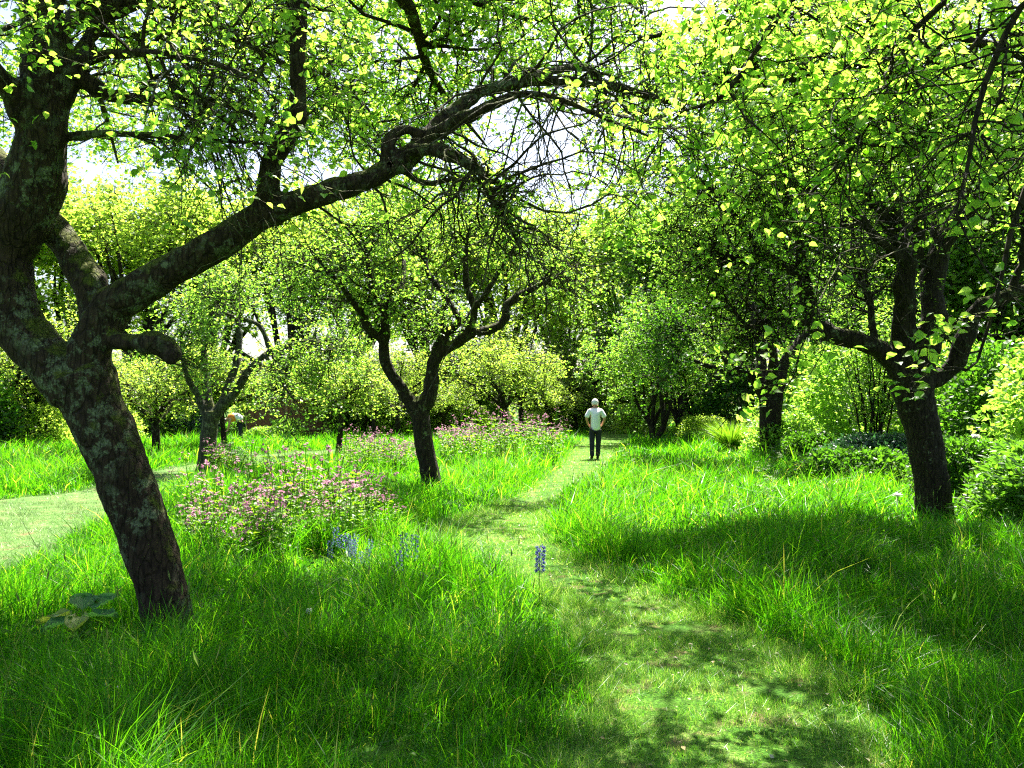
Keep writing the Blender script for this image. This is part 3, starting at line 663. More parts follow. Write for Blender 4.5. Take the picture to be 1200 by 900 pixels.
place('young', gx(613, 41), 1.1, 2.2, 'smaller young tree just behind the one in the campion bed', 'fruit tree', ORCH, 'fruit_tree')
place('young', gx(440, 33), .75, 3.0, 'small bushy tree with very thin stem before the dark hedge gap', 'fruit tree', ORCH, 'fruit_tree')
place('apple', gx(468, 36), .8, 4.0, 'tree with pale slanting stem seen left of the dark forked trunk', 'fruit tree', ORCH, 'fruit_tree')
place('apple', gx(184, 25), .8, 5.1, 'low apple tree with short ivy dark trunk right behind the nearest leaning trunk', 'fruit tree', ORCH, 'fruit_tree', zs=.85)
place('young', gx(264, 27), .9, 2.5, 'apple tree with slim dark leaning stem just behind the grey green trunk', 'fruit tree', ORCH, 'fruit_tree')
place('darktree', gx(800, 38), 1.0, .7, 'dark low tree with several short curved stems right of the walking person', 'tree', None, 'tree', mats=(M['bark_dark'], M['leaf_mid']))
place('darktree', gx(765, 31), .84, 2.7, 'dense dark tree overhanging the path just right of the walking person', 'tree', None, 'tree', mats=(M['bark_dark'], M['leaf_mid']))
place('applemid', gx(690, 50), 1.2, .3, 'bright tree at the far end of the path behind the walking person', 'tree', None, 'tree', mats=None)
place('apple', gx(10, 30), 1.1, 2.0, 'apple tree at the far left edge beyond the pale clearing', 'fruit tree', ORCH, 'fruit_tree')
for k, (x_, d_, s_, wh) in enumerate([(130, 37, .9, 'behind the nearest leaning trunk'), (225, 43, 1.05, 'left of the brown fence'), (325, 44, 1.0, 'in front of the right end of the brown fence'), (375, 46, 1.1, 'right of the brown fence'), (500, 42, 1.0, 'behind the dark forked trunk'), (545, 46, 1.1, 'right behind the dark forked trunk'), (655, 47, 1.05, 'left of the head of the walker'), (560, 30, .7, 'in front of the long campion bed')][:7]):
    place('apple' if k % 2 else 'young', gx(x_, d_), s_, k * 1.3, 'pale leafy apple tree ' + wh, 'fruit tree', ORCH, 'fruit_tree')
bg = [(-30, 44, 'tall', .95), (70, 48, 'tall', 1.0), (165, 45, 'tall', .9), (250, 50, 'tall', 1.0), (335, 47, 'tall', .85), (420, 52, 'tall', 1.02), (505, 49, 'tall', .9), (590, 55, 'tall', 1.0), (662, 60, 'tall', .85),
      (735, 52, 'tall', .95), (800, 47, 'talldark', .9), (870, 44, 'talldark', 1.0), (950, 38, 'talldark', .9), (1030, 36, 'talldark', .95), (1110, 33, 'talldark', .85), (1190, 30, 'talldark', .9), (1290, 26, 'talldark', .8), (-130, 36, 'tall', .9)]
place('young', gx(665, 53), 1.25, 1.7, 'light young tree seen just left of the head of the walker', 'fruit tree', ORCH, 'fruit_tree', zs=.8)
place('young', gx(735, 56), 1.35, .7, 'light young tree beyond the bend where the path ends', 'fruit tree', ORCH, 'fruit_tree', zs=.8)
place('apple', gx(612, 50), 1.15, 2.9, 'pale leafy apple tree behind the two young trees of the campion bed', 'fruit tree', ORCH, 'fruit_tree')
for k, (x_, d_, wh) in enumerate([(625, 52, 'left of the campion bed end'), (655, 58, 'at the far end of the path, left one of three'), (695, 56, 'at the far end of the path directly behind the walker'), (730, 60, 'at the far end of the path, right one of three'), (775, 52, 'behind the dark multi stemmed tree'), (835, 48, 'left of the thick shaded trunk'),
      (20, 30, 'at the left edge beyond the clearing'), (95, 34, 'seen left of the nearest leaning trunk'), (150, 37, 'right behind the nearest leaning trunk'), (385, 39, 'right of the brown fence'), (430, 40, 'left of the dark forked trunk'), (470, 43, 'just left of the dark forked trunk'), (520, 45, 'just right of the dark forked trunk'), (560, 49, 'behind the campion bed')]):
    place('bushy', gx(x_, d_), random.uniform(.75, 1.0), k * 1.7, 'light green low bushy tree ' + wh, 'tree', 'low bushy trees at the far side', 'bushy_tree')
for k, (x_, d_, s_, wh) in enumerate([(645, 42, .9, 'left of the walker at the end of the campion bed'), (676, 47, 1.05, 'just left of the walker at the end of the path'), (706, 54, 1.2, 'behind the head of the walker'), (742, 50, 1.1, 'just right of the walker at the end of the path'), (12, 37, 1.0, 'far away beyond the left clearing'), (520, 39, .9, 'right behind the dark forked trunk, low crowned')]):
    place('young', gx(x_, d_), s_, 1 + k * 1.9, 'small sunlit apple tree ' + wh, 'fruit tree', ORCH, 'fruit_tree', zs=.72)
where = ['beyond the leftmost edge of the clearing', 'rising behind the left stem of the nearest apple tree', 'seen through the fork of the nearest apple tree', 'behind the crown of the grey green trunked apple tree', 'above the brown fence',
         'behind the bushy young trees left of centre', 'directly behind the dark forked apple tree', 'behind the tree in the campion bed', 'at the far end of the path just left of the walker', 'at the far end of the path just right of the walker',
         'behind the dark multi stemmed tree', 'behind the thick straight shaded trunk', 'behind the multi stemmed hazel', 'behind the left limb of the stout lichened tree', 'behind the stout lichened tree', 'at the right end of the shrub border',
         'past the right edge of the shrub border', 'past the left edge of the clearing']
for (x_, d_, k_, s_), wh in zip(bg, where):
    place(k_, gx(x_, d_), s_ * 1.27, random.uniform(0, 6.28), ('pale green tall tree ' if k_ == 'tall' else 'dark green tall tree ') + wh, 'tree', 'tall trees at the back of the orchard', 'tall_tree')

# ------------------------------------------------------------------ shrubs and border
def shrub_mesh(rx, ry, h, n, leaf, seed, tmpl=LEAF4, shell=.55, flat=.6, stems=14, long=1.0, up=.0):
    r = np.random.default_rng(seed)
    # lumpy dome: leaves on and under the surface, with gaps
    th = r.uniform(0, 2 * PI, n); z = r.uniform(0, 1, n) ** .85; q = np.sqrt(np.maximum(1 - (z * .96) ** 2.2, .02))
    rad = r.uniform(shell, 1, n) ** .6
    lump = 1 + .16 * np.sin(th * 3 + seed) * np.cos(z * 5 + seed) + .13 * np.sin(th * 7 + z * 9 + seed * 2) + .08 * np.sin(th * 13 - z * 17)
    p = np.stack([np.cos(th) * q * rx * rad * lump, np.sin(th) * q * ry * rad * lump, z * h * (0.55 + .45 * rad) * (0.9 + .1 * lump)], -1)
    cl = r.normal(size=(n, 3)) * .03
    ax = nrm(np.stack([np.cos(th), np.sin(th), np.full(n, .2)], -1) + r.normal(size=(n, 3)) * .7 + np.array([0, 0, up]))
    nr = np.array([0, 0, flat]) + r.normal(size=(n, 3)) * .6
    sz = r.uniform(leaf[0], leaf[1], n); sz = np.stack([sz, sz * long, sz], -1)
    B = Buf(); V, g = stamp(tmpl, p + cl, ax, nr, sz); B.add(V, g)
    a = r.uniform(0, 2 * PI, stems); q2 = r.uniform(.3, .85, stems)
    tips = np.stack([np.cos(a) * rx * q2, np.sin(a) * ry * q2, h * (1.02 - q2 * .45)], -1)
    t = np.linspace(0, 1, 6)[None, :, None]
    base = tips * np.array([.25, .25, 0]); pts = base[:, None] * (1 - t) + tips[:, None] * t + r.normal(size=(stems, 6, 3)) * .02
    W = Buf(); V, g = tubes(pts, np.full((stems, 6), .012) * np.linspace(1.3, .5, 6)[None], 4); W.add(V, g)
    return B.mesh('foliage'), W.mesh('stems')
shr = {k: shrub_mesh(*a, **b_) for k, (a, b_) in {
    'round': ((1, 1, 1.1, 6500, (.06, .1), 1), {}), 'broad': ((1.4, 1, .9, 7500, (.07, .11), 2), {}),
    'lush': ((1, 1, 1.15, 5200, (.05, .08), 3), dict(long=2.1, up=.35, tmpl=LEAF8)), 'low': ((1.2, .8, .55, 4500, (.06, .1), 5), {}),
    'big': ((1.6, 1.6, 2.8, 8000, (.09, .16), 6), dict(shell=.3)), 'lance': ((.8, .8, .9, 2600, (.05, .08), 7), dict(long=3.2, up=.5, tmpl=LEAF8))}.items()}
def shrub(key, xy, sc, mat, label, name='shrub', cat='shrub', group=None, rz=None):
    fo, st = shr[key]
    r = empty(name, (xy[0], xy[1], 0), random.uniform(0, 6.28) if rz is None else rz, sc, label=label, cat=cat, group=group)
    f2 = fo.copy() if fo.materials and fo.materials[0] != mat else fo
    if f2 is not fo: f2.materials.clear()
    link('foliage', f2, mat, r); link('stem', st, M['twig'], r)
    return r
M['lushleaf'] = leafmat('lushleaf', [(.03, .09, .008), (.06, .15, .012), (.12, .22, .02)], trans=(2.6, 2.6, 1.4), tmix=.5, gloss=.05, clump=1.5)
BORD = 'shrubs of the border on the right'
def GX(px_, py_): return G(px_, py_)
shrub('lush', (7.0, 10.6), (.9, .95, .75), M['lushleaf'], 'bright leafy bush nearest the right edge of the mown strip', 'leafy_bush', 'bush', BORD)
shrub('lush', (7.8, 11.9), (1.0, 1.1, .85), M['lushleaf'], 'bright leafy bush behind the one nearest the right edge', 'leafy_bush', 'bush', BORD)
shrub('lush', (8.4, 10.2), (1.1, 1.1, .95), M['lushleaf'], 'tall leafy bush at the right frame edge', 'leafy_bush', 'bush', BORD)
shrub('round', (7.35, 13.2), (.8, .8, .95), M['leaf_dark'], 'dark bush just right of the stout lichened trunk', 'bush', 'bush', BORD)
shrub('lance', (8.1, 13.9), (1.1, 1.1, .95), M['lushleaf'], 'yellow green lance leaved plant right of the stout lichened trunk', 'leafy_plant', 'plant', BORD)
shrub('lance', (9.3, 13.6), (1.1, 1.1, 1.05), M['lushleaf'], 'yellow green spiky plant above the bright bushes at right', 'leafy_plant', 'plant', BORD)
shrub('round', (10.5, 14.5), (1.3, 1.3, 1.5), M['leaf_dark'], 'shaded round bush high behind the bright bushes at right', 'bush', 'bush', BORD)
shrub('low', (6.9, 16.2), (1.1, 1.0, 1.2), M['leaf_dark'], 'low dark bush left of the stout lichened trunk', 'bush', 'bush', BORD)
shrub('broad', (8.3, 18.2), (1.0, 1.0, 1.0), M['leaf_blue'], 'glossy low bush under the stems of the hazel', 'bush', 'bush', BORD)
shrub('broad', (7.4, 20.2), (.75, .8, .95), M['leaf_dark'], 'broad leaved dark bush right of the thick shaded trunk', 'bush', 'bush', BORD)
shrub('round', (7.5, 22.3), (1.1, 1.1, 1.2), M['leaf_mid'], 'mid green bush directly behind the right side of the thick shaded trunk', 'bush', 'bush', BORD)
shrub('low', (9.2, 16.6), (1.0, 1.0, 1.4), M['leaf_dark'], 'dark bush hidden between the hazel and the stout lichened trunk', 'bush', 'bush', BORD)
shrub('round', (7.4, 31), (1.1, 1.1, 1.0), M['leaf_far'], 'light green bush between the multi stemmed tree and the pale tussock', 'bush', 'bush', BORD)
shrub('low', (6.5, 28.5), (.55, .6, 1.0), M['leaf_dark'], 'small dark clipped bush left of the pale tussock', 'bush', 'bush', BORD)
for k, (x_, d_, s_, wh) in enumerate([(1010, 24, 1.3, 'behind the hazel'), (1100, 21, 1.15, 'behind the stout lichened trunk'), (1190, 18, 1.1, 'at the right behind the spiky plants'), (950, 28, 1.3, 'right of the thick shaded trunk'), (860, 36, 1.25, 'left of the thick shaded trunk'), (1270, 15, 1.1, 'outside the right edge')]):
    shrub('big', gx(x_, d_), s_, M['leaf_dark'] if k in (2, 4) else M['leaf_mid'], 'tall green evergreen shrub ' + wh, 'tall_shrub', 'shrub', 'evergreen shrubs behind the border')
for k, (x_, d_, s_, m_, wh) in enumerate([(15, 31, (1.3, 1.2, 1.0), 'leaf_blue', 'bluish dark shrub at the left edge beyond the lawn'), (75, 33, (1.3, 1.2, 1.15), 'leaf_blue', 'bluish dark shrub left of the nearest leaning trunk'), (160, 38, (1.4, 1.2, 1.0), 'leaf_mid', 'dark shrub right of the nearest leaning trunk'),
        (215, 40, (1.2, 1.2, .9), 'leaf_blue', 'greyish shrub behind the grey green trunk'), (385, 42, (1.3, 1.2, .8), 'leaf_mid', 'dark shrub right of the brown fence'), (445, 44, (1.3, 1.3, .85), 'leaf_dark', 'dark shrub in the gap left of the forked apple tree'),
        (540, 47, (1.4, 1.3, .8), 'leaf_mid', 'green shrub right of the forked apple tree'), (-50, 28, (1.3, 1.3, 1.1), 'leaf_dark', 'dark shrub outside the left edge'),
        (318, 47, (1.3, 1.3, .95), 'leaf_far', 'pale shrub behind the brown fence')]):
    shrub('big', gx(x_, d_), s_, M[m_], wh, 'shrub', 'shrub', 'shrubs along the far side of the orchard')

for k, (x_, d_, wh) in enumerate([(500, 44, 'left one behind the dark forked trunk'), (548, 43, 'left of the young tree in the campion bed'), (575, 52, 'behind the young tree in the campion bed'), (632, 45, 'between the two young trees and the walker'), (668, 49, 'just left of the walker'), (722, 46, 'just right of the walker'),
      (750, 42, 'behind the dark tree overhanging the path'), (830, 40, 'behind the dark multi stemmed tree'), (455, 41, 'in the gap left of the dark forked trunk'), (130, 34, 'right of the nearest leaning trunk'), (40, 30, 'left of the nearest leaning trunk')]):
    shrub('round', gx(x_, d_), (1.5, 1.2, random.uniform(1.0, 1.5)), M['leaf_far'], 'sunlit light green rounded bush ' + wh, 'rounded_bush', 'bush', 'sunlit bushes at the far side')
# field hedge closing the view
hd = empty('hedge', (0, 66, 0), label='long field hedge closing the view low behind all the tall trees', cat='hedge')
n = 15000; x = rng.uniform(-75, 75, n); z = 4.2 * rng.uniform(0, 1, n) ** .8; yy = rng.normal(size=n) * .3 * (1 - (z / 4.6) ** 3)
z = z * (1 + .12 * np.sin(x * .9) + .08 * np.sin(x * 2.3)); 
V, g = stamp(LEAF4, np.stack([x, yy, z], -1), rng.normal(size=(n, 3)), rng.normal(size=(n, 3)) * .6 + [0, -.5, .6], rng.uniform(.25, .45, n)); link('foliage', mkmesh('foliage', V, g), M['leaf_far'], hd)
x = np.linspace(-74, 74, 100); t = np.linspace(0, 1, 4)[None, :, None]
pts = np.stack([x, x * 0, x * 0], -1)[:, None] + t * np.array([[0, 0, 3.0]]) + rng.normal(size=(100, 4, 3)) * .12; V, g = tubes(pts, np.full((100, 4), .05), 4); link('stems', mkmesh('stems', V, g), M['twig'], hd)
shrub('round', gx(338, 37.5), (.75, .6, .8), M['leaf_mid'], 'pale bush in front of the right half of the brown fence', 'bush', 'bush')
shrub('low', gx(312, 37), (.8, .8, .9), M['leaf_mid'], 'low bush in front of the middle of the brown fence', 'bush', 'bush')
# hazel: many upright stems
hz = empty('hazel_shrub', (8.7, 19.6, 0), label='multi stemmed hazel with thin upright stems between the two right trunks', cat='shrub')
n = 14; a = rng.uniform(0, 2 * PI, n); q = rng.uniform(.2, 1, n)
tip = np.stack([np.cos(a) * q * 1.3, np.sin(a) * q * 1.1, rng.uniform(3.0, 4.2, n)], -1)
t_ = np.linspace(0, 1, 10)[None, :, None]
pts = tip[:, None] * np.array([.22, .22, 0]) * (1 - t_) + tip[:, None] * np.concatenate([t_ ** 1.5, t_ ** 1.5, t_], -1) + rng.normal(size=(n, 10, 3)) * .02
for k in range(n):
    V, g = tubes(pts[k:k + 1], (.022 * np.linspace(1.2, .4, 10))[None], 6); link('stem', mkmesh('stem', V, g, True), M['bark_dark'], hz)
b1, r1 = spawn(pts, np.full((n, 10), .012), 12, (.4, 1.1), 6, 1, .2, .25, .3, 1, .5, .004)
b2, r2 = spawn(b1, r1, 7, (.2, .5), 4, 1, .1, .3, .1, 1, .6, .003)
B = Buf(); V, g = tubes(b1, r1, 4); B.add(V, g); V, g = tubes(b2, r2, 3); B.add(V, g); link('twigs', B.mesh('twigs'), M['bark_dark'], hz)
V, g = leaves_on(b2, 5, (.06, .1)); link('foliage', mkmesh('foliage', V, g), M['leaf_mid'], hz)

# ornamental tussock
def blades(x, y, h, wd, yaw, lean, bend, segs, z0=0.0):
    """grass blades -> V, groups.  lean: [n,2] direction of bend"""
    n = len(x); ts = np.linspace(0, 1, segs + 1)
    side = np.stack([np.cos(yaw), np.sin(yaw), np.zeros(n)], -1)
    Vs = []
    for k, t in enumerate(ts):
        c = np.stack([x + lean[:, 0] * h * bend * t ** 1.8, y + lean[:, 1] * h * bend * t ** 1.8, z0 + h * t * (1 - .35 * bend * t)], -1)
        if k < segs:
            ww = wd * (1 - t ** 2 * .75) * (0.7 if k == 0 else 1)
            Vs += [c - side * ww[:, None] * .5, c + side * ww[:, None] * .5]
        else: Vs.append(c)
    V = np.stack(Vs, 1); m = V.shape[1]; off = (np.arange(n) * m)[:, None]
    g = []
    if segs > 1: g.append(np.concatenate([off + np.array([[2 * k, 2 * k + 1, 2 * k + 3, 2 * k + 2]]) for k in range(segs - 1)]))
    g.append(off + np.array([[2 * segs - 2, 2 * segs - 1, 2 * segs]]))
    return V.reshape(-1, 3), g
n = 900; a = rng.uniform(0, 2 * PI, n); q = rng.uniform(0, .22, n)
V, g = blades(np.cos(a) * q, np.sin(a) * q, rng.uniform(.8, 1.35, n), np.full(n, .016), rng.uniform(0, PI, n), np.stack([np.cos(a), np.sin(a)], -1), rng.uniform(.3, .9, n), 5)
tus = empty('ornamental_grass', (6.8, 25.2, 0), label='pale arching grass tussock just left of the thick shaded trunk', cat='ornamental grass')
link('leaves', mkmesh('leaves', V, g), M['herb'], tus)

# ------------------------------------------------------------------ grass
fh = Field(2.2, 1); fh2 = Field(.55, 2); fa = Field(1.4, 3); fb = Field(.5, 4); fe = Field(.35, 9)
def wedge(n, y0, y1, mx=1.4):
    """uniform points over the ground seen between two distances, with a margin beside the frame"""
    k = .72
    y = np.sqrt(rng.uniform(y0 * y0, y1 * y1, n)); x = rng.uniform(-1, 1, n) * (k * y + mx)
    return x, y
def meadow(n, y0, y1, hh, wd, segs, tuft=.55):
    nt_ = max(int(n / 26), 1); cx, cyy = wedge(nt_, y0, y1); k = rng.integers(0, nt_, int(n * tuft))
    sp = .055 + .05 * (y0 / 10)
    ox = rng.normal(size=len(k)) * sp; oy = rng.normal(size=len(k)) * sp
    ux, uy = wedge(n - len(k), y0, y1)
    x = np.concatenate([cx[k] + ox, ux]); y = np.concatenate([cyy[k] + oy, uy])
    th = rng.uniform(.75, 1.3, nt_)
    hs = np.concatenate([th[k], rng.uniform(.5, 1.0, len(ux))])
    lo = np.concatenate([np.stack([ox, oy], -1) / sp, rng.normal(size=(len(ux), 2)) * .6])
    s = path_signed(x, y) + fe(x, y) * .05 + fh(x, y) * .04
    keep = s > 0.0
    x, y, hs, lo, s = x[keep], y[keep], hs[keep], lo[keep], s[keep]
    edge_ = np.clip(s / .35, 0, 1) ** .8
    h = hh * hs * (1 + .3 * fh(x, y) + .25 * fh2(x, y)) * (.15 + .85 * edge_) * rng.uniform(.45, 1.25, len(x))
    h = np.clip(h, .04, .75)
    ang = fa(x, y) * 1.6; st = .22 + .3 * np.clip(fb(x, y), -1, 1)
    lean = lo * .75 + np.stack([np.cos(ang), np.sin(ang)], -1) * st[:, None]
    bend = rng.uniform(.25, 1.0, len(x))
    return blades(x, y, h, wd * rng.uniform(.5, 1.6, len(x)), rng.uniform(0, PI, len(x)), lean, bend, segs)
for n, y0, y1, hh, wd, sg in ((130000, 1.4, 5.5, .27, .0045, 3), (160000, 5.5, 10, .29, .0066, 3), (120000, 10, 18, .31, .014, 2), (90000, 18, 32, .36, .024, 2), (45000, 32, 60, .38, .05, 1)):
    V, g = meadow(n, y0, y1, hh, wd, sg)
    link('grass', mkmesh('grass', V, g), M['grass'], kind='stuff')
# finer and longer stalks with seed heads rising above the meadow
x, y = wedge(2600, 3, 22); s = path_signed(x, y); x, y = x[s > .25], y[s > .25]; n = len(x)
lean = rng.normal(size=(n, 2)); h = rng.uniform(.4, .68, n); bd = rng.uniform(.2, .6, n)
V, g = blades(x, y, h, np.full(n, .004) + y * .0003, rng.uniform(0, PI, n), lean, bd, 4)
B = Buf(); B.add(V, g)
tipx = x + lean[:, 0] * h * bd; tipy = y + lean[:, 1] * h * bd; tz = h * (1 - .35 * bd)
V, g = stamp(LEAF4, np.stack([tipx, tipy, tz - .03], -1), np.stack([lean[:, 0] * .3, lean[:, 1] * .3, np.ones(n)], -1), rng.normal(size=(n, 3)), np.stack([np.full(n, .02), np.full(n, .08), np.full(n, .02)], -1)); B.add(V, g)
M['seed'] = leafmat('seed', [(.07, .15, .02), (.14, .18, .05)], trans=(1.6, 1.7, 1.3), tmix=.4, gloss=.01)
link('seeding_grass', B.mesh('seeding_grass'), M['seed'], kind='stuff')
# short turf on the mown strips
V_ = Buf(); VL = Buf()
for n, y0, y1, hh, wd in ((150000, 2.2, 6.5, .036, .0040), (110000, 6.5, 13, .04, .008), (70000, 13, 34, .045, .018)):
    x, y = wedge(n * 2, y0, y1, .4) if y0 > 6 else (rng.uniform(-.4, 3.4, n), np.sqrt(rng.uniform(y0 ** 2, y1 ** 2, n)))
    s = path_signed(x, y); k = s < .12; x, y = x[k], y[k]; m_ = len(x)
    sk = s[k]
    V, g = blades(x, y, hh * rng.uniform(.5, 1.4, m_) * (1 + .4 * fh2(x, y)) * (1 + 1.6 * np.clip(1 + sk / .28, 0, 1)), wd * rng.uniform(.7, 1.3, m_), rng.uniform(0, PI, m_), rng.normal(size=(m_, 2)), rng.uniform(.2, 1, m_), 1, z0=.006)
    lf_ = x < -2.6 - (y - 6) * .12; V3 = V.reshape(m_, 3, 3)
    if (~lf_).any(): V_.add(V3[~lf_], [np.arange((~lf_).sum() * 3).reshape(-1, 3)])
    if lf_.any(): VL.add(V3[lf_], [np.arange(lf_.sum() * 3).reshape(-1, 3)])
M['turf_sun_painted'] = leafmat('turf_sun_painted', [(.06, .15, .03), (.14, .25, .07), (.27, .35, .16)], trans=(1.3, 1.3, 1.2), tmix=.4, gloss=.04)  # sun sheen on the left strip painted as a paler blade colour
link('mown_grass', V_.mesh('mown_grass'), M['turf'], kind='stuff')
link('sun_painted_mown_grass', VL.mesh('sun_painted_mown_grass'), M['turf_sun_painted'], kind='stuff')
# clippings, fallen petals and leaves on the mown path
n = 900; x = rng.uniform(-.6, 2.4, n); y = rng.uniform(3, 14, n); s = path_signed(x, y); k = s < 0; x, y = x[k], y[k]; n = len(x)
V, g = stamp(LEAF4, np.stack([x, y, np.full(n, .03)], -1), rng.normal(size=(n, 3)) * [1, 1, .2], rng.normal(size=(n, 3)) * .3 + [0, 0, 1], rng.uniform(.012, .035, n))
M['litter'] = leafmat('litter', [(.16, .1, .04), (.3, .24, .1), (.5, .46, .34)], trans=(1, 1, 1), tmix=.2)
link('fallen_leaves', mkmesh('fallen_leaves', V, g), M['litter'], kind='stuff')
# broad low weeds between the grasses
n = 3800; x, y = wedge(n, 3, 16); s = path_signed(x, y); x, y = x[s > .1], y[s > .1]; n = len(x)
k = 4; xx = np.repeat(x, k) + rng.normal(size=n * k) * .05; yy = np.repeat(y, k) + rng.normal(size=n * k) * .05
V, g = stamp(LEAF8, np.stack([xx, yy, rng.uniform(.05, .24, n * k)], -1), rng.normal(size=(n * k, 3)) * [1, 1, .4] + [0, 0, .2], rng.normal(size=(n * k, 3)) * .5 + [0, 0, 1], rng.uniform(.02, .042, n * k))
M['weed'] = leafmat('weed', [(.03, .09, .004), (.06, .15, .008)], trans=(2.6, 2.6, 1.2), tmix=.5, gloss=.01)
link('meadow_weeds', mkmesh('meadow_weeds', V, g), M['weed'], kind='stuff')

# ------------------------------------------------------------------ flowers
M['pink'] = leafmat('pink', [(.30, .10, .2), (.42, .19, .29), (.55, .36, .42)], trans=(1.1, 1.0, 1.1), tmix=.4, gloss=.02)
M['violet'] = leafmat('violet', [(.08, .09, .30), (.14, .16, .42), (.25, .28, .55)], trans=(1.1, 1.1, 1.1), tmix=.35, gloss=.03)
M['white'] = leafmat('white_petal', [(.7, .7, .66), (.8, .8, .76)], trans=(1, 1, 1), tmix=.35, gloss=.02)
M['creamy'] = leafmat('creamy', [(.5, .55, .35), (.7, .72, .6)], trans=(1, 1, 1), tmix=.35, gloss=.02)
PET = (np.array([[0, 0, 0], [-.3, .45, .08], [-.22, 1, .0], [0, .8, .02], [.22, 1, 0], [.3, .45, .08]]), [np.array([[0, 3, 2, 1], [0, 5, 4, 3]])])
def campion(seed, h=.62, stems=9, sp=.13):
    r = np.random.default_rng(seed)
    a = r.uniform(0, 2 * PI, stems); q = r.uniform(.1, 1, stems) * sp
    hh = h * r.uniform(.7, 1.1, stems)
    t = np.linspace(0, 1, 7)[None, :, None]
    tip = np.stack([np.cos(a) * q * 2.2, np.sin(a) * q * 2.2, hh], -1); base = tip * [.3, .3, 0]
    pts = base[:, None] * (1 - t) + tip[:, None] * t + r.normal(size=(stems, 7, 3)) * .006
    B = Buf(); V, g = tubes(pts, np.full((stems, 7), .0035), 4); B.add(V, g)
    # opposite leaf pairs
    li = []; la = []
    for s in range(stems):
        for k in range(1, 6):
            for sg in (0, PI):
                an = k * 1.57 + sg + r.uniform(-.3, .3); li.append(pts[s, k]); la.append((math.cos(an), math.sin(an), .45))
    li = np.array(li); la = np.array(la)
    sz = r.uniform(.05, .09, len(li)); V, g = stamp(LEAF8, li, la, np.tile([0, 0, 1.0], (len(li), 1)) + r.normal(size=(len(li), 3)) * .3, np.stack([sz * .8, sz, sz], -1)); B.add(V, g)
    # flower heads: branching cluster near each tip
    cen = []; dirs = []
    W = []
    for s in range(stems):
        for k in range(r.integers(2, 8)):
            d = nrm(r.normal(size=3) + [0, 0, .8]); e = pts[s, -1] + d * r.uniform(.02, .07); cen.append(e); dirs.append(nrm(d + [0, 0, .2])); W.append(np.stack([pts[s, -1], e]))
    V, g = tubes(np.array(W), np.full((len(W), 2), .002), 3); B.add(V, g)
    cen = np.array(cen); dirs = np.array(dirs); Fl = Buf()
    for k in range(5):
        an = 2 * PI * k / 5; u = nrm(np.cross(dirs, [1, .3, .1])); v = np.cross(dirs, u)
        ax = u * math.cos(an) + v * math.sin(an) + dirs * .25
        V, g = stamp(PET, cen, ax, dirs, r.uniform(.014, .023, len(cen))); Fl.add(V, g)
    return B.mesh('campion_foliage'), Fl.mesh('campion_flowers')
camp = [campion(s, h, st) for s, h, st in ((1, .72, 8), (2, .6, 7), (3, .82, 7), (4, .5, 10))]
def put_campion(x, y, k, sc, label, group):
    r = empty('campion', (x, y, 0), random.uniform(0, 6.28), sc, label=label, cat='flower', group=group)
    link('foliage', camp[k][0], M['herb'], r); link('blossoms', camp[k][1], M['pink'], r)
def pixspots(n, regions):
    out = []
    for _ in range(n * 60):
        if len(out) >= n: break
        x0, x1, y0, y1 = random.choices([q[:4] for q in regions], [q[4] for q in regions])[0]
        p = G(random.uniform(x0, x1), random.uniform(y0, y1))
        if path_signed(np.array([p[0]]), np.array([p[1]]))[0] > .15: out.append(p)
    return out
for p in pixspots(58, [(300, 420, 615, 650, 4), (360, 465, 602, 638, 4), (245, 340, 635, 672, 3)]):
    put_campion(*p, random.randrange(4), random.uniform(.6, 1.25), 'pink campion plant in the big flowering clump in front of the dark forked tree', 'campion in the big near clump')
for p in pixspots(9, [(218, 262, 620, 665, 1)]):
    put_campion(*p, random.randrange(4), random.uniform(.7, .9), 'sparse pink campion on its own right of the nearest leaning trunk', 'campion beside the nearest trunk')
for p in pixspots(48, [(520, 668, 524, 545, 1)]):
    put_campion(*p, random.randrange(4), random.uniform(1.1, 1.6), 'pink campion in the long bed around the young tree left of the walker', 'campion in the long bed')
for p in pixspots(34, [(405, 492, 543, 560, 1)]):
    put_campion(*p, random.randrange(4), random.uniform(.9, 1.2), 'pale pink campion in the drift left of the dark forked trunk', 'campion in the small drift')
for p in pixspots(7, [(232, 262, 552, 562, 1)]):
    put_campion(*p, random.randrange(4), random.uniform(.9, 1.2), 'campion at the foot of the grey green trunk', 'campion at the foot of the grey green trunk')

def bluebell(seed, h=.42, dense=14, bell=.022):
    r = np.random.default_rng(seed)
    t = np.linspace(0, 1, 8); pts = np.stack([.03 * t ** 2, .01 * t, h * t], -1)[None]
    B = Buf(); V, g = tubes(pts, np.full((1, 8), .004), 5); B.add(V, g)
    n = 7; a = r.uniform(0, 2 * PI, n); V, g = blades(np.cos(a) * .01, np.sin(a) * .01, r.uniform(.2, .3, n), np.full(n, .014), r.uniform(0, PI, n), np.stack([np.cos(a), np.sin(a)], -1), r.uniform(.5, 1, n), 4); B.add(V, g)
    z = np.linspace(.55, .99, dense) * h; an = np.arange(dense) * 2.4; cen = np.stack([.03 * (z / h) ** 2 + np.cos(an) * .018, np.sin(an) * .018, z], -1)
    out = np.stack([np.cos(an), np.sin(an), np.full(dense, -.5)], -1); Fl = Buf()
    for k in range(6):
        q = 2 * PI * k / 6; d = nrm(out); u = nrm(np.cross(d, [0, .1, 1])); v = np.cross(d, u); rad = u * math.cos(q) + v * math.sin(q)
        V, g = stamp(PET, cen + rad * .005, d + rad * .3, rad, np.stack([np.full(dense, bell * .55), np.full(dense, bell), np.full(dense, bell)], -1)); Fl.add(V, g)
    return B.mesh('bluebell_stalk'), Fl.mesh('bells')
bb = [bluebell(1, .42, 20), bluebell(2, .5, 22), bluebell(3, .36, 16)]
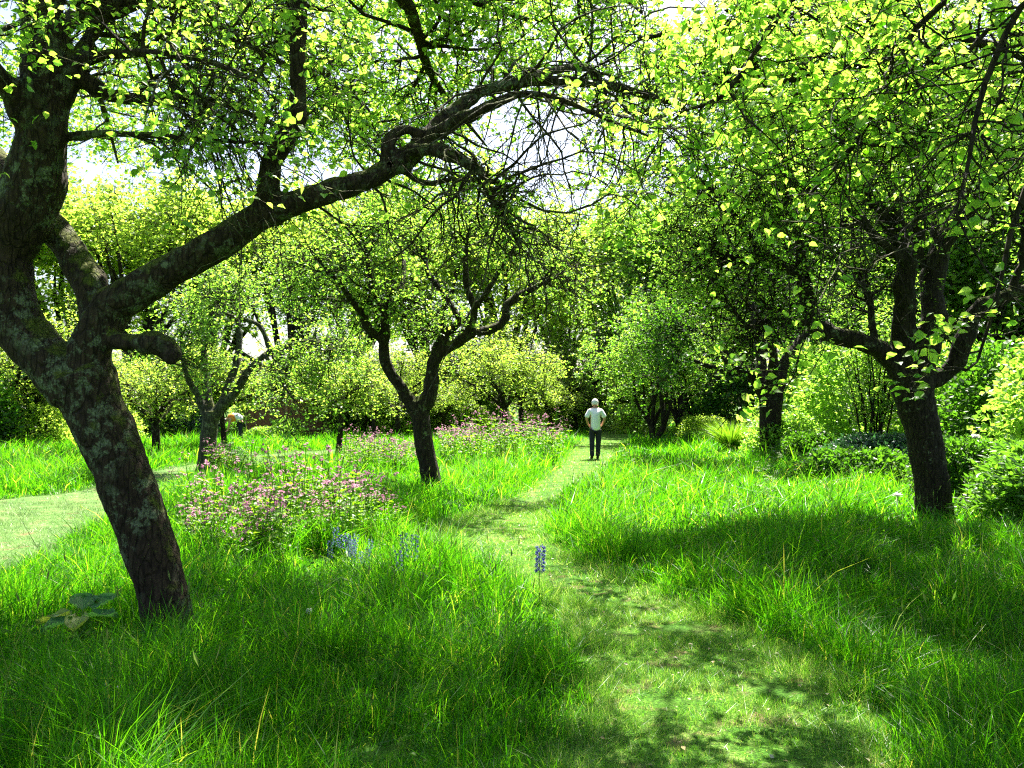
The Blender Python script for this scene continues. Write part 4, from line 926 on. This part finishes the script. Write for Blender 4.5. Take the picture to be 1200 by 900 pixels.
def put_blue(x, y, k, sc, label, group=None):
    r = empty('bluebell', (x, y, 0), random.uniform(0, 6), sc, label=label, cat='flower', group=group)
    link('stalk', bb[k][0], M['herb'], r); link('bells', bb[k][1], M['violet'], r)
big = bluebell(9, .5, 30, .034)
r = empty('bluebell', (*G(632, 706), 0), 1, .92, label='single large violet blue flower spike standing at the edge of the path', cat='flower')
link('stalk', big[0], M['herb'], r); link('bells', big[1], M['violet'], r)
for k in range(12):
    p = G(random.uniform(378, 440), random.uniform(655, 680)); put_blue(*p, random.randrange(3), random.uniform(.6, .85), 'blue flower spike in the front of the big campion clump', 'blue spikes before the campion clump')
for k in range(3):
    p = G(random.uniform(468, 486), random.uniform(690, 705)); put_blue(*p, random.randrange(3), random.uniform(.9, 1.1), 'faint blue flower spike in the grass between the campion clump and the path', 'faint blue spikes by the path')

# cow parsley near the grey green trunk and scattered in the right meadow
def umbel(seed, h=.6, nst=5):
    r = np.random.default_rng(seed); B = Buf(); Fl = Buf()
    for s in range(nst):
        a = r.uniform(0, 2 * PI); tip = np.array([math.cos(a) * .15, math.sin(a) * .15, h * r.uniform(.7, 1.05)]); t = np.linspace(0, 1, 6)[:, None]
        p = tip * np.hstack([t ** 1.3, t ** 1.3, t]); V, g = tubes(p[None], np.full((1, 6), .0035), 4); B.add(V, g)
        n = 9; an = np.arange(n) * 2 * PI / n; e = tip + np.stack([np.cos(an) * .035, np.sin(an) * .035, np.full(n, .03)], -1)
        V, g = tubes(np.stack([np.tile(tip, (n, 1)), e], 1), np.full((n, 2), .0015), 3); B.add(V, g)
        m_ = n * 5; V, g = stamp(LEAF4, np.repeat(e, 5, 0) + r.normal(size=(m_, 3)) * .007, r.normal(size=(m_, 3)) * [1, 1, .2], r.normal(size=(m_, 3)) * .3 + [0, 0, 1], np.full(m_, .011)); Fl.add(V, g)
    m_ = 60; V, g = stamp(LEAF4, np.stack([r.normal(size=m_) * .1, r.normal(size=m_) * .1, r.uniform(.08, h * .7, m_)], -1), r.normal(size=(m_, 3)) * [1, 1, .4], r.normal(size=(m_, 3)) * .5 + [0, 0, 1], r.uniform(.03, .06, m_)); B.add(V, g)
    return B.mesh('umbel_foliage'), Fl.mesh('umbel_flowers')
um = [umbel(1), umbel(2, .5, 4)]
def put_umbel(p, k, sc, label, group):
    r = empty('cow_parsley', (*p, 0), random.uniform(0, 6), sc, label=label, cat='flower', group=group)
    link('foliage', um[k][0], M['herb'], r); link('blossoms', um[k][1], M['creamy'], r)
for p in pixspots(14, [(255, 300, 548, 562, 1)]): put_umbel(p, random.randrange(2), random.uniform(.9, 1.3), 'pale flowering herb beside the grey green trunk', 'pale herbs beside the grey green trunk')
for p in pixspots(12, [(725, 960, 545, 600, 1)]): put_umbel(p, random.randrange(2), random.uniform(.7, 1.0), 'pale flowering herb rising above the meadow right of the path', 'pale herbs in the right meadow')

# dandelion clock
dn = empty('dandelion_clock', (*G(362, 752), 0), label='round fluffy dandelion clock standing alone in the shaded grass', cat='flower')
zt = P(362, 716, G(362, 752)[1])[2]
V, g = tubes(np.array([[[0, 0, 0], [.004, 0, zt * .5], [0, 0, zt]]]), np.full((1, 3), .0025), 5); link('stalk', mkmesh('stalk', V, g), M['herb'], dn)
n = 260; d = nrm(rng.normal(size=(n, 3))); c0 = np.array([0, 0, zt])
B = Buf(); V, g = tubes(np.stack([c0 + d * .004, c0 + d * .021], 1), np.full((n, 2), .0004), 3); B.add(V, g)
V, g = stamp(LEAF4, c0 + d * .020, np.cross(d, rng.normal(size=(n, 3))), d, np.full(n, .007)); B.add(V, g); link('seed_head', B.mesh('seed_head'), M['white'], dn)

# big leaved plant left of the trunk
def bigleaf(w_, l_, seed):
    r = np.random.default_rng(seed); V = []; nu, nv = 10, 8
    for i in range(nu + 1):
        u = i / nu
        for j in range(nv + 1):
            v = j / nv * 2 - 1; wd = w_ * math.sin(min(1, u * 1.05 + .08) * PI) ** .6 * (1 + .08 * math.sin(u * 25))
            V.append((v * wd, u * l_, .16 * l_ * abs(v) ** 1.5 - .25 * l_ * u * u + .012 * math.sin(v * 11) * math.cos(u * 9)))
    F = [(i * (nv + 1) + j, i * (nv + 1) + j + 1, (i + 1) * (nv + 1) + j + 1, (i + 1) * (nv + 1) + j) for i in range(nu) for j in range(nv)]
    return np.array(V), np.array(F)
M['big_blue'] = leafmat('big_blue', [(.07, .19, .07), (.12, .27, .10)], trans=(1.8, 2.0, .9), tmix=.5, gloss=.02)
M['big_lime'] = leafmat('big_lime', [(.2, .3, .03), (.3, .38, .06)], trans=(1.6, 1.6, 1), tmix=.5, gloss=.05)
bx_, by_ = G(96, 752)
bl = empty('broad_leaved_plant', (bx_, by_, 0), label='plant with large bluish green leaves in the grass left of the nearest trunk', cat='plant')
for k, (yaw, z, ln, wd, mt, tl) in enumerate(((2.0, .20, .2, .09, 'big_blue', .5), (.9, .20, .19, .09, 'big_blue', .55), (-.2, .17, .2, .07, 'big_blue', .25), (3.3, .17, .22, .07, 'big_lime', 0), (-1.3, .18, .2, .07, 'big_lime', -.1), (4.1, .16, .2, .08, 'big_blue', .0))):
    V, F = bigleaf(wd, ln, k); c_, s_ = math.cos(tl), math.sin(tl)
    V = np.stack([V[:, 0], V[:, 1] * c_ - V[:, 2] * s_, V[:, 1] * s_ + V[:, 2] * c_], -1)
    c_, s_ = math.cos(yaw - PI / 2), math.sin(yaw - PI / 2)
    V = np.stack([V[:, 0] * c_ - V[:, 1] * s_, V[:, 0] * s_ + V[:, 1] * c_, V[:, 2] + z], -1) + [math.cos(yaw) * .07, math.sin(yaw) * .07, 0]
    lf = link('leaf', mkmesh('leaf', V, [F], True), M[mt], bl)
    st = np.array([[[0, 0, 0], [math.cos(yaw) * .03, math.sin(yaw) * .03, z * .6], [math.cos(yaw) * .07, math.sin(yaw) * .07, z]]])
    V, g = tubes(st, np.full((1, 3), .006), 5); link('leaf_stalk', mkmesh('leaf_stalk', V, g), M['herb'], bl)

# white blooms
def bloom(loc, stalk, size, label):
    o = empty('white_flower', (loc[0], loc[1], 0), label=label, cat='flower')
    V, g = tubes(np.array([[[0, 0, 0], [.01, 0, stalk * .5], [0, 0, stalk]]]), np.full((1, 3), .004), 5); link('stalk', mkmesh('stalk', V, g), M['herb'], o)
    n = 14; a = np.arange(n) * 2.4; up = np.linspace(.2, 1.6, n)
    V, g = stamp(LEAF8, np.tile([0, 0, stalk], (n, 1)), np.stack([np.cos(a), np.sin(a), up], -1), np.stack([-np.cos(a), -np.sin(a), np.full(n, .8)], -1), np.full(n, size)); link('petals', mkmesh('petals', V, g), M['white'], o)
q = G(1052, 612); bloom(q, .34, .075, 'white bloom low in the grass just left of the stout lichened trunk')
bloom((7.6, 13.3), 1.02, .08, 'white bloom in the border to the right of the stout lichened trunk')
for k, (x_, y_) in enumerate(((124, 830), (139, 834))):
    q = G(x_, y_); bloom(q, .12, .018, 'tiny white flower in the shaded grass, ' + ('left one of the pair' if k == 0 else 'right one of the pair'))

# ------------------------------------------------------------------ fence at the back left
M['wood'] = plain('fence_wood', (.16, .075, .03), (.24, .12, .05), 9, .85, .3)
M['wood2'] = plain('fence_post', (.22, .13, .06), (.32, .2, .1), 12, .85, .3)
def box(B, x0, x1, y0, y1, z0, z1):
    V = np.array([[x, y, z] for z in (z0, z1) for x, y in ((x0, y0), (x1, y0), (x1, y1), (x0, y1))])
    B.add(V, [np.array([[3, 2, 1, 0], [4, 5, 6, 7], [0, 1, 5, 4], [1, 2, 6, 5], [2, 3, 7, 6], [3, 0, 4, 7]])])
fx0, fy0 = gx(289, 39)
fe_ = empty('wooden_fence', (fx0, fy0, 0), -.04, label='brown vertical board fence glimpsed through leaves at the back left', cat='fence')
for k in range(2):
    B = Buf()
    for j in range(15):
        a = k * 1.95 + .06 + j * .122; box(B, a, a + .115, .0 + (j % 2) * .012, .02 + (j % 2) * .012, .05, 1.85 + .01 * math.sin(j * 3))
    link('board_panel', B.mesh('board_panel'), M['wood'], fe_)
for k in range(3):
    B = Buf(); a = k * 1.95 - .05; box(B, a, a + .11, -.05, .06, 0, 2.0); box(B, a - .015, a + .125, -.065, .075, 2.0, 2.03); link('post', B.mesh('post'), M['wood2'], fe_)
B = Buf(); box(B, 0.06, 3.85, -.012, -.002, .3, .4); box(B, 0.06, 3.85, -.012, -.002, 1.45, 1.55); link('rail', B.mesh('rail'), M['wood2'], fe_)

# ------------------------------------------------------------------ people
def skin(name, pts, edges, mat, parent, sub=2, root=0):
    """pts: (x,y,z,rx,ry)"""
    me = bpy.data.meshes.new(name); me.from_pydata([p[:3] for p in pts], edges, [])
    o = bpy.data.objects.new(name, me); C.objects.link(o)
    md = o.modifiers.new('s', 'SKIN'); md.use_smooth_shade = True
    for k, p in enumerate(pts):
        v = me.skin_vertices[0].data[k]; v.radius = (p[3], p[4] if len(p) > 4 else p[3]); v.use_root = (k == root)
    sb = o.modifiers.new('d', 'SUBSURF'); sb.levels = sub; sb.render_levels = sub
    dg = bpy.context.evaluated_depsgraph_get(); m2 = bpy.data.meshes.new_from_object(o.evaluated_get(dg))
    bpy.data.objects.remove(o); bpy.data.meshes.remove(me)
    m2.polygons.foreach_set('use_smooth', np.full(len(m2.polygons), True))
    return link(name, m2, mat, parent)
def lathe(name, prof, mat, parent, seg=24, loc=(0, 0, 0), tilt=0, sx=1, sy=1):
    a = np.arange(seg) * 2 * PI / seg; V = []
    for r_, z_ in prof:
        for q in a: V.append((r_ * math.cos(q) * sx, r_ * math.sin(q) * sy, z_))
    V = np.array(V); c_, s_ = math.cos(tilt), math.sin(tilt)
    V = np.stack([V[:, 0], V[:, 1] * c_ - V[:, 2] * s_, V[:, 1] * s_ + V[:, 2] * c_], -1) + np.array(loc)
    F = [(i * seg + j, i * seg + (j + 1) % seg, (i + 1) * seg + (j + 1) % seg, (i + 1) * seg + j) for i in range(len(prof) - 1) for j in range(seg)]
    return link(name, mkmesh(name, V, [F], True), mat, parent)
M['skin'] = plain('skin', (.42, .22, .15), (.5, .28, .2), 15, .6, .05)
M['shirt'] = plain('shirt', (.86, .86, .87), (.9, .9, .9), 6, .85, .25)
M['navy'] = plain('navy_cloth', (.012, .014, .025), (.025, .028, .042), 30, .8, .2)
M['shoe'] = plain('shoe', (.015, .013, .012), (.03, .026, .022), 20, .5, .1)
M['straw'] = plain('straw', (.62, .55, .40), (.75, .69, .54), 60, .8, .3)
M['hair'] = plain('hair', (.4, .38, .36), (.55, .53, .5), 60, .8, .2)
M['white_hair'] = plain('white_hair', (.62, .6, .56), (.82, .8, .76), 45, .85, .6)
M['orange'] = plain('orange_cloth', (.75, .22, .03), (.85, .3, .05), 10, .8, .2)
def walker(loc, rz, scale=1.0):
    """seen from behind, walking away (+y), hands in front pockets, head bowed"""
    r = empty('person', (loc[0], loc[1], 0), rz, scale, label='person with white hair, loose white shirt and dark trousers walking away along the path', cat='person')
    # body: torso, neck, head, legs, arms as one continuous surface
    p = [(0, .02, .95, .15, .12), (0, .03, 1.12, .14, .11), (0, .05, 1.30, .17, .12), (0, .08, 1.44, .13, .09), (0, .11, 1.51, .058), (0, .15, 1.60, .082, .095), (0, .155, 1.67, .086, .10), (0, .15, 1.72, .06, .07),
         (-.10, .02, .88, .095), (-.105, .0, .50, .06), (-.11, -.08, .12, .04), (-.11, .0, .06, .035), (-.115, .10, .04, .035),
         (.09, .02, .88, .09), (.088, .06, .50, .06), (.072, .05, .12, .04), (.072, .09, .05, .035), (.075, .19, .035, .035),
         (-.19, .06, 1.42, .06), (-.265, .0, 1.18, .043), (-.20, .14, 1.0, .032), (-.15, .20, .95, .03),
         (.19, .06, 1.42, .06), (.275, .0, 1.18, .043), (.21, .14, 1.0, .032), (.16, .20, .95, .03)]
    e = [(0, 1), (1, 2), (2, 3), (3, 4), (4, 5), (5, 6), (6, 7), (0, 8), (8, 9), (9, 10), (10, 11), (11, 12), (0, 13), (13, 14), (14, 15), (15, 16), (16, 17), (3, 18), (18, 19), (19, 20), (20, 21), (3, 22), (22, 23), (23, 24), (24, 25)]
    # fingers curled at the pocket
    for hnd in (21, 25):
        hx, hy, hz = p[hnd][:3]; sg = 1 if hx < 0 else -1
        for f in range(4):
            k = len(p); p += [(hx + sg * (.0 + f * .016), hy + .015, hz - .035 - .004 * f, .009), (hx + sg * (.005 + f * .016), hy + .012, hz - .065 + .004 * (f % 3), .008)]; e += [(hnd, k), (k, k + 1)]
        k = len(p); p += [(hx + sg * .035, hy + .03, hz + .005, .010), (hx + sg * .05, hy + .035, hz - .02, .009)]; e += [(hnd, k), (k, k + 1)]
    skin('body', p, e, M['skin'], r)
    s = [(.01, .02, .80, .19, .16), (0, .02, .96, .19, .155), (0, .02, 1.14, .205, .15), (0, .04, 1.28, .215, .15), (0, .07, 1.40, .16, .11), (0, .09, 1.50, .075, .07),
         (-.17, .06, 1.395, .085), (-.245, .02, 1.27, .075), (-.262, .0, 1.20, .072), (.17, .06, 1.395, .085), (.25, .02, 1.27, .075), (.270, .0, 1.20, .072)]
    skin('shirt', s, [(0, 1), (1, 2), (2, 3), (3, 4), (4, 5), (4, 6), (6, 7), (7, 8), (4, 9), (9, 10), (10, 11)], M['shirt'], r)
    t = [(0, .02, .95, .16, .13), (-.098, .02, .82, .105), (-.105, .0, .50, .082), (-.11, -.06, .18, .072), (-.11, -.075, .055, .072), (.092, .02, .82, .105), (.088, .05, .50, .082), (.075, .05, .18, .072), (.07, .05, .05, .072)]
    skin('trousers', t, [(0, 1), (1, 2), (2, 3), (3, 4), (0, 5), (5, 6), (6, 7), (7, 8)], M['navy'], r)
    skin('shoe', [(-.11, -.085, .075, .045, .05), (-.112, -.02, .05, .045, .045), (-.115, .10, .035, .045, .035), (-.117, .15, .03, .03, .025)], [(0, 1), (1, 2), (2, 3)], M['shoe'], r, 2)
    skin('shoe', [(.07, .04, .06, .045, .05), (.072, .1, .05, .045, .045), (.075, .2, .035, .045, .035), (.077, .25, .03, .03, .025)], [(0, 1), (1, 2), (2, 3)], M['shoe'], r, 2)
    lathe('hair', [(.0, .085), (.045, .078), (.082, .048), (.102, .0), (.108, -.045), (.102, -.09), (.086, -.115), (.07, -.11)], M['white_hair'], r, loc=(0, .14, 1.685), tilt=-.25, sx=.95, sy=1.05)
    return r
gxw = G(698, 538); walker((gxw[0], gxw[1]), .0, .97)
def bender(loc, rz):
    r = empty('person', (loc[0], loc[1], 0), rz, 1, label='distant person bent over in white and orange clothes beside the brown fence', cat='person')
    p = [(0, 0, .86, .15, .13), (0, -.12, 1.0, .15, .12), (0, -.32, 1.06, .17, .12), (0, -.45, 1.0, .10), (0, -.53, .94, .055), (0, -.62, .88, .09), (0, -.68, .84, .07),
         (-.1, .0, .80, .09), (-.12, -.08, .46, .06), (-.12, .02, .08, .045), (-.12, -.14, .04, .035), (.1, 0, .80, .09), (.12, -.06, .46, .06), (.12, .04, .08, .045), (.12, -.12, .04, .035),
         (-.2, -.4, .95, .055), (-.22, -.46, .7, .04), (-.16, -.52, .48, .03), (.2, -.4, .95, .055), (.22, -.46, .7, .04), (.16, -.52, .48, .03)]
    skin('body', p, [(0, 1), (1, 2), (2, 3), (3, 4), (4, 5), (5, 6), (0, 7), (7, 8), (8, 9), (9, 10), (0, 11), (11, 12), (12, 13), (13, 14), (3, 15), (15, 16), (16, 17), (3, 18), (18, 19), (19, 20)], M['skin'], r)
    skin('shirt', [(0, .03, .88, .19, .17), (0, -.12, 1.03, .20, .17), (0, -.32, 1.08, .21, .16), (0, -.46, 1.0, .12)], [(0, 1), (1, 2), (2, 3)], M['shirt'], r)
    skin('vest', [(0, -.16, 1.03, .235, .20), (0, -.36, 1.02, .24, .20), (0, -.50, .92, .17)], [(0, 1), (1, 2)], M['orange'], r)
    skin('trousers', [(0, .0, .84, .17, .15), (-.1, 0, .74, .11), (-.12, -.07, .46, .085), (-.12, .02, .12, .07), (.1, 0, .74, .11), (.12, -.05, .46, .085), (.12, .04, .12, .07)], [(0, 1), (1, 2), (2, 3), (0, 4), (4, 5), (5, 6)], M['navy'], r)
    lathe('hair', [(.0, .1), (.06, .09), (.1, .03), (.1, -.03)], M['shoe'], r, loc=(0, -.63, .88), tilt=.6)
    return r
bender(gx(283, 32.5), -1.3)
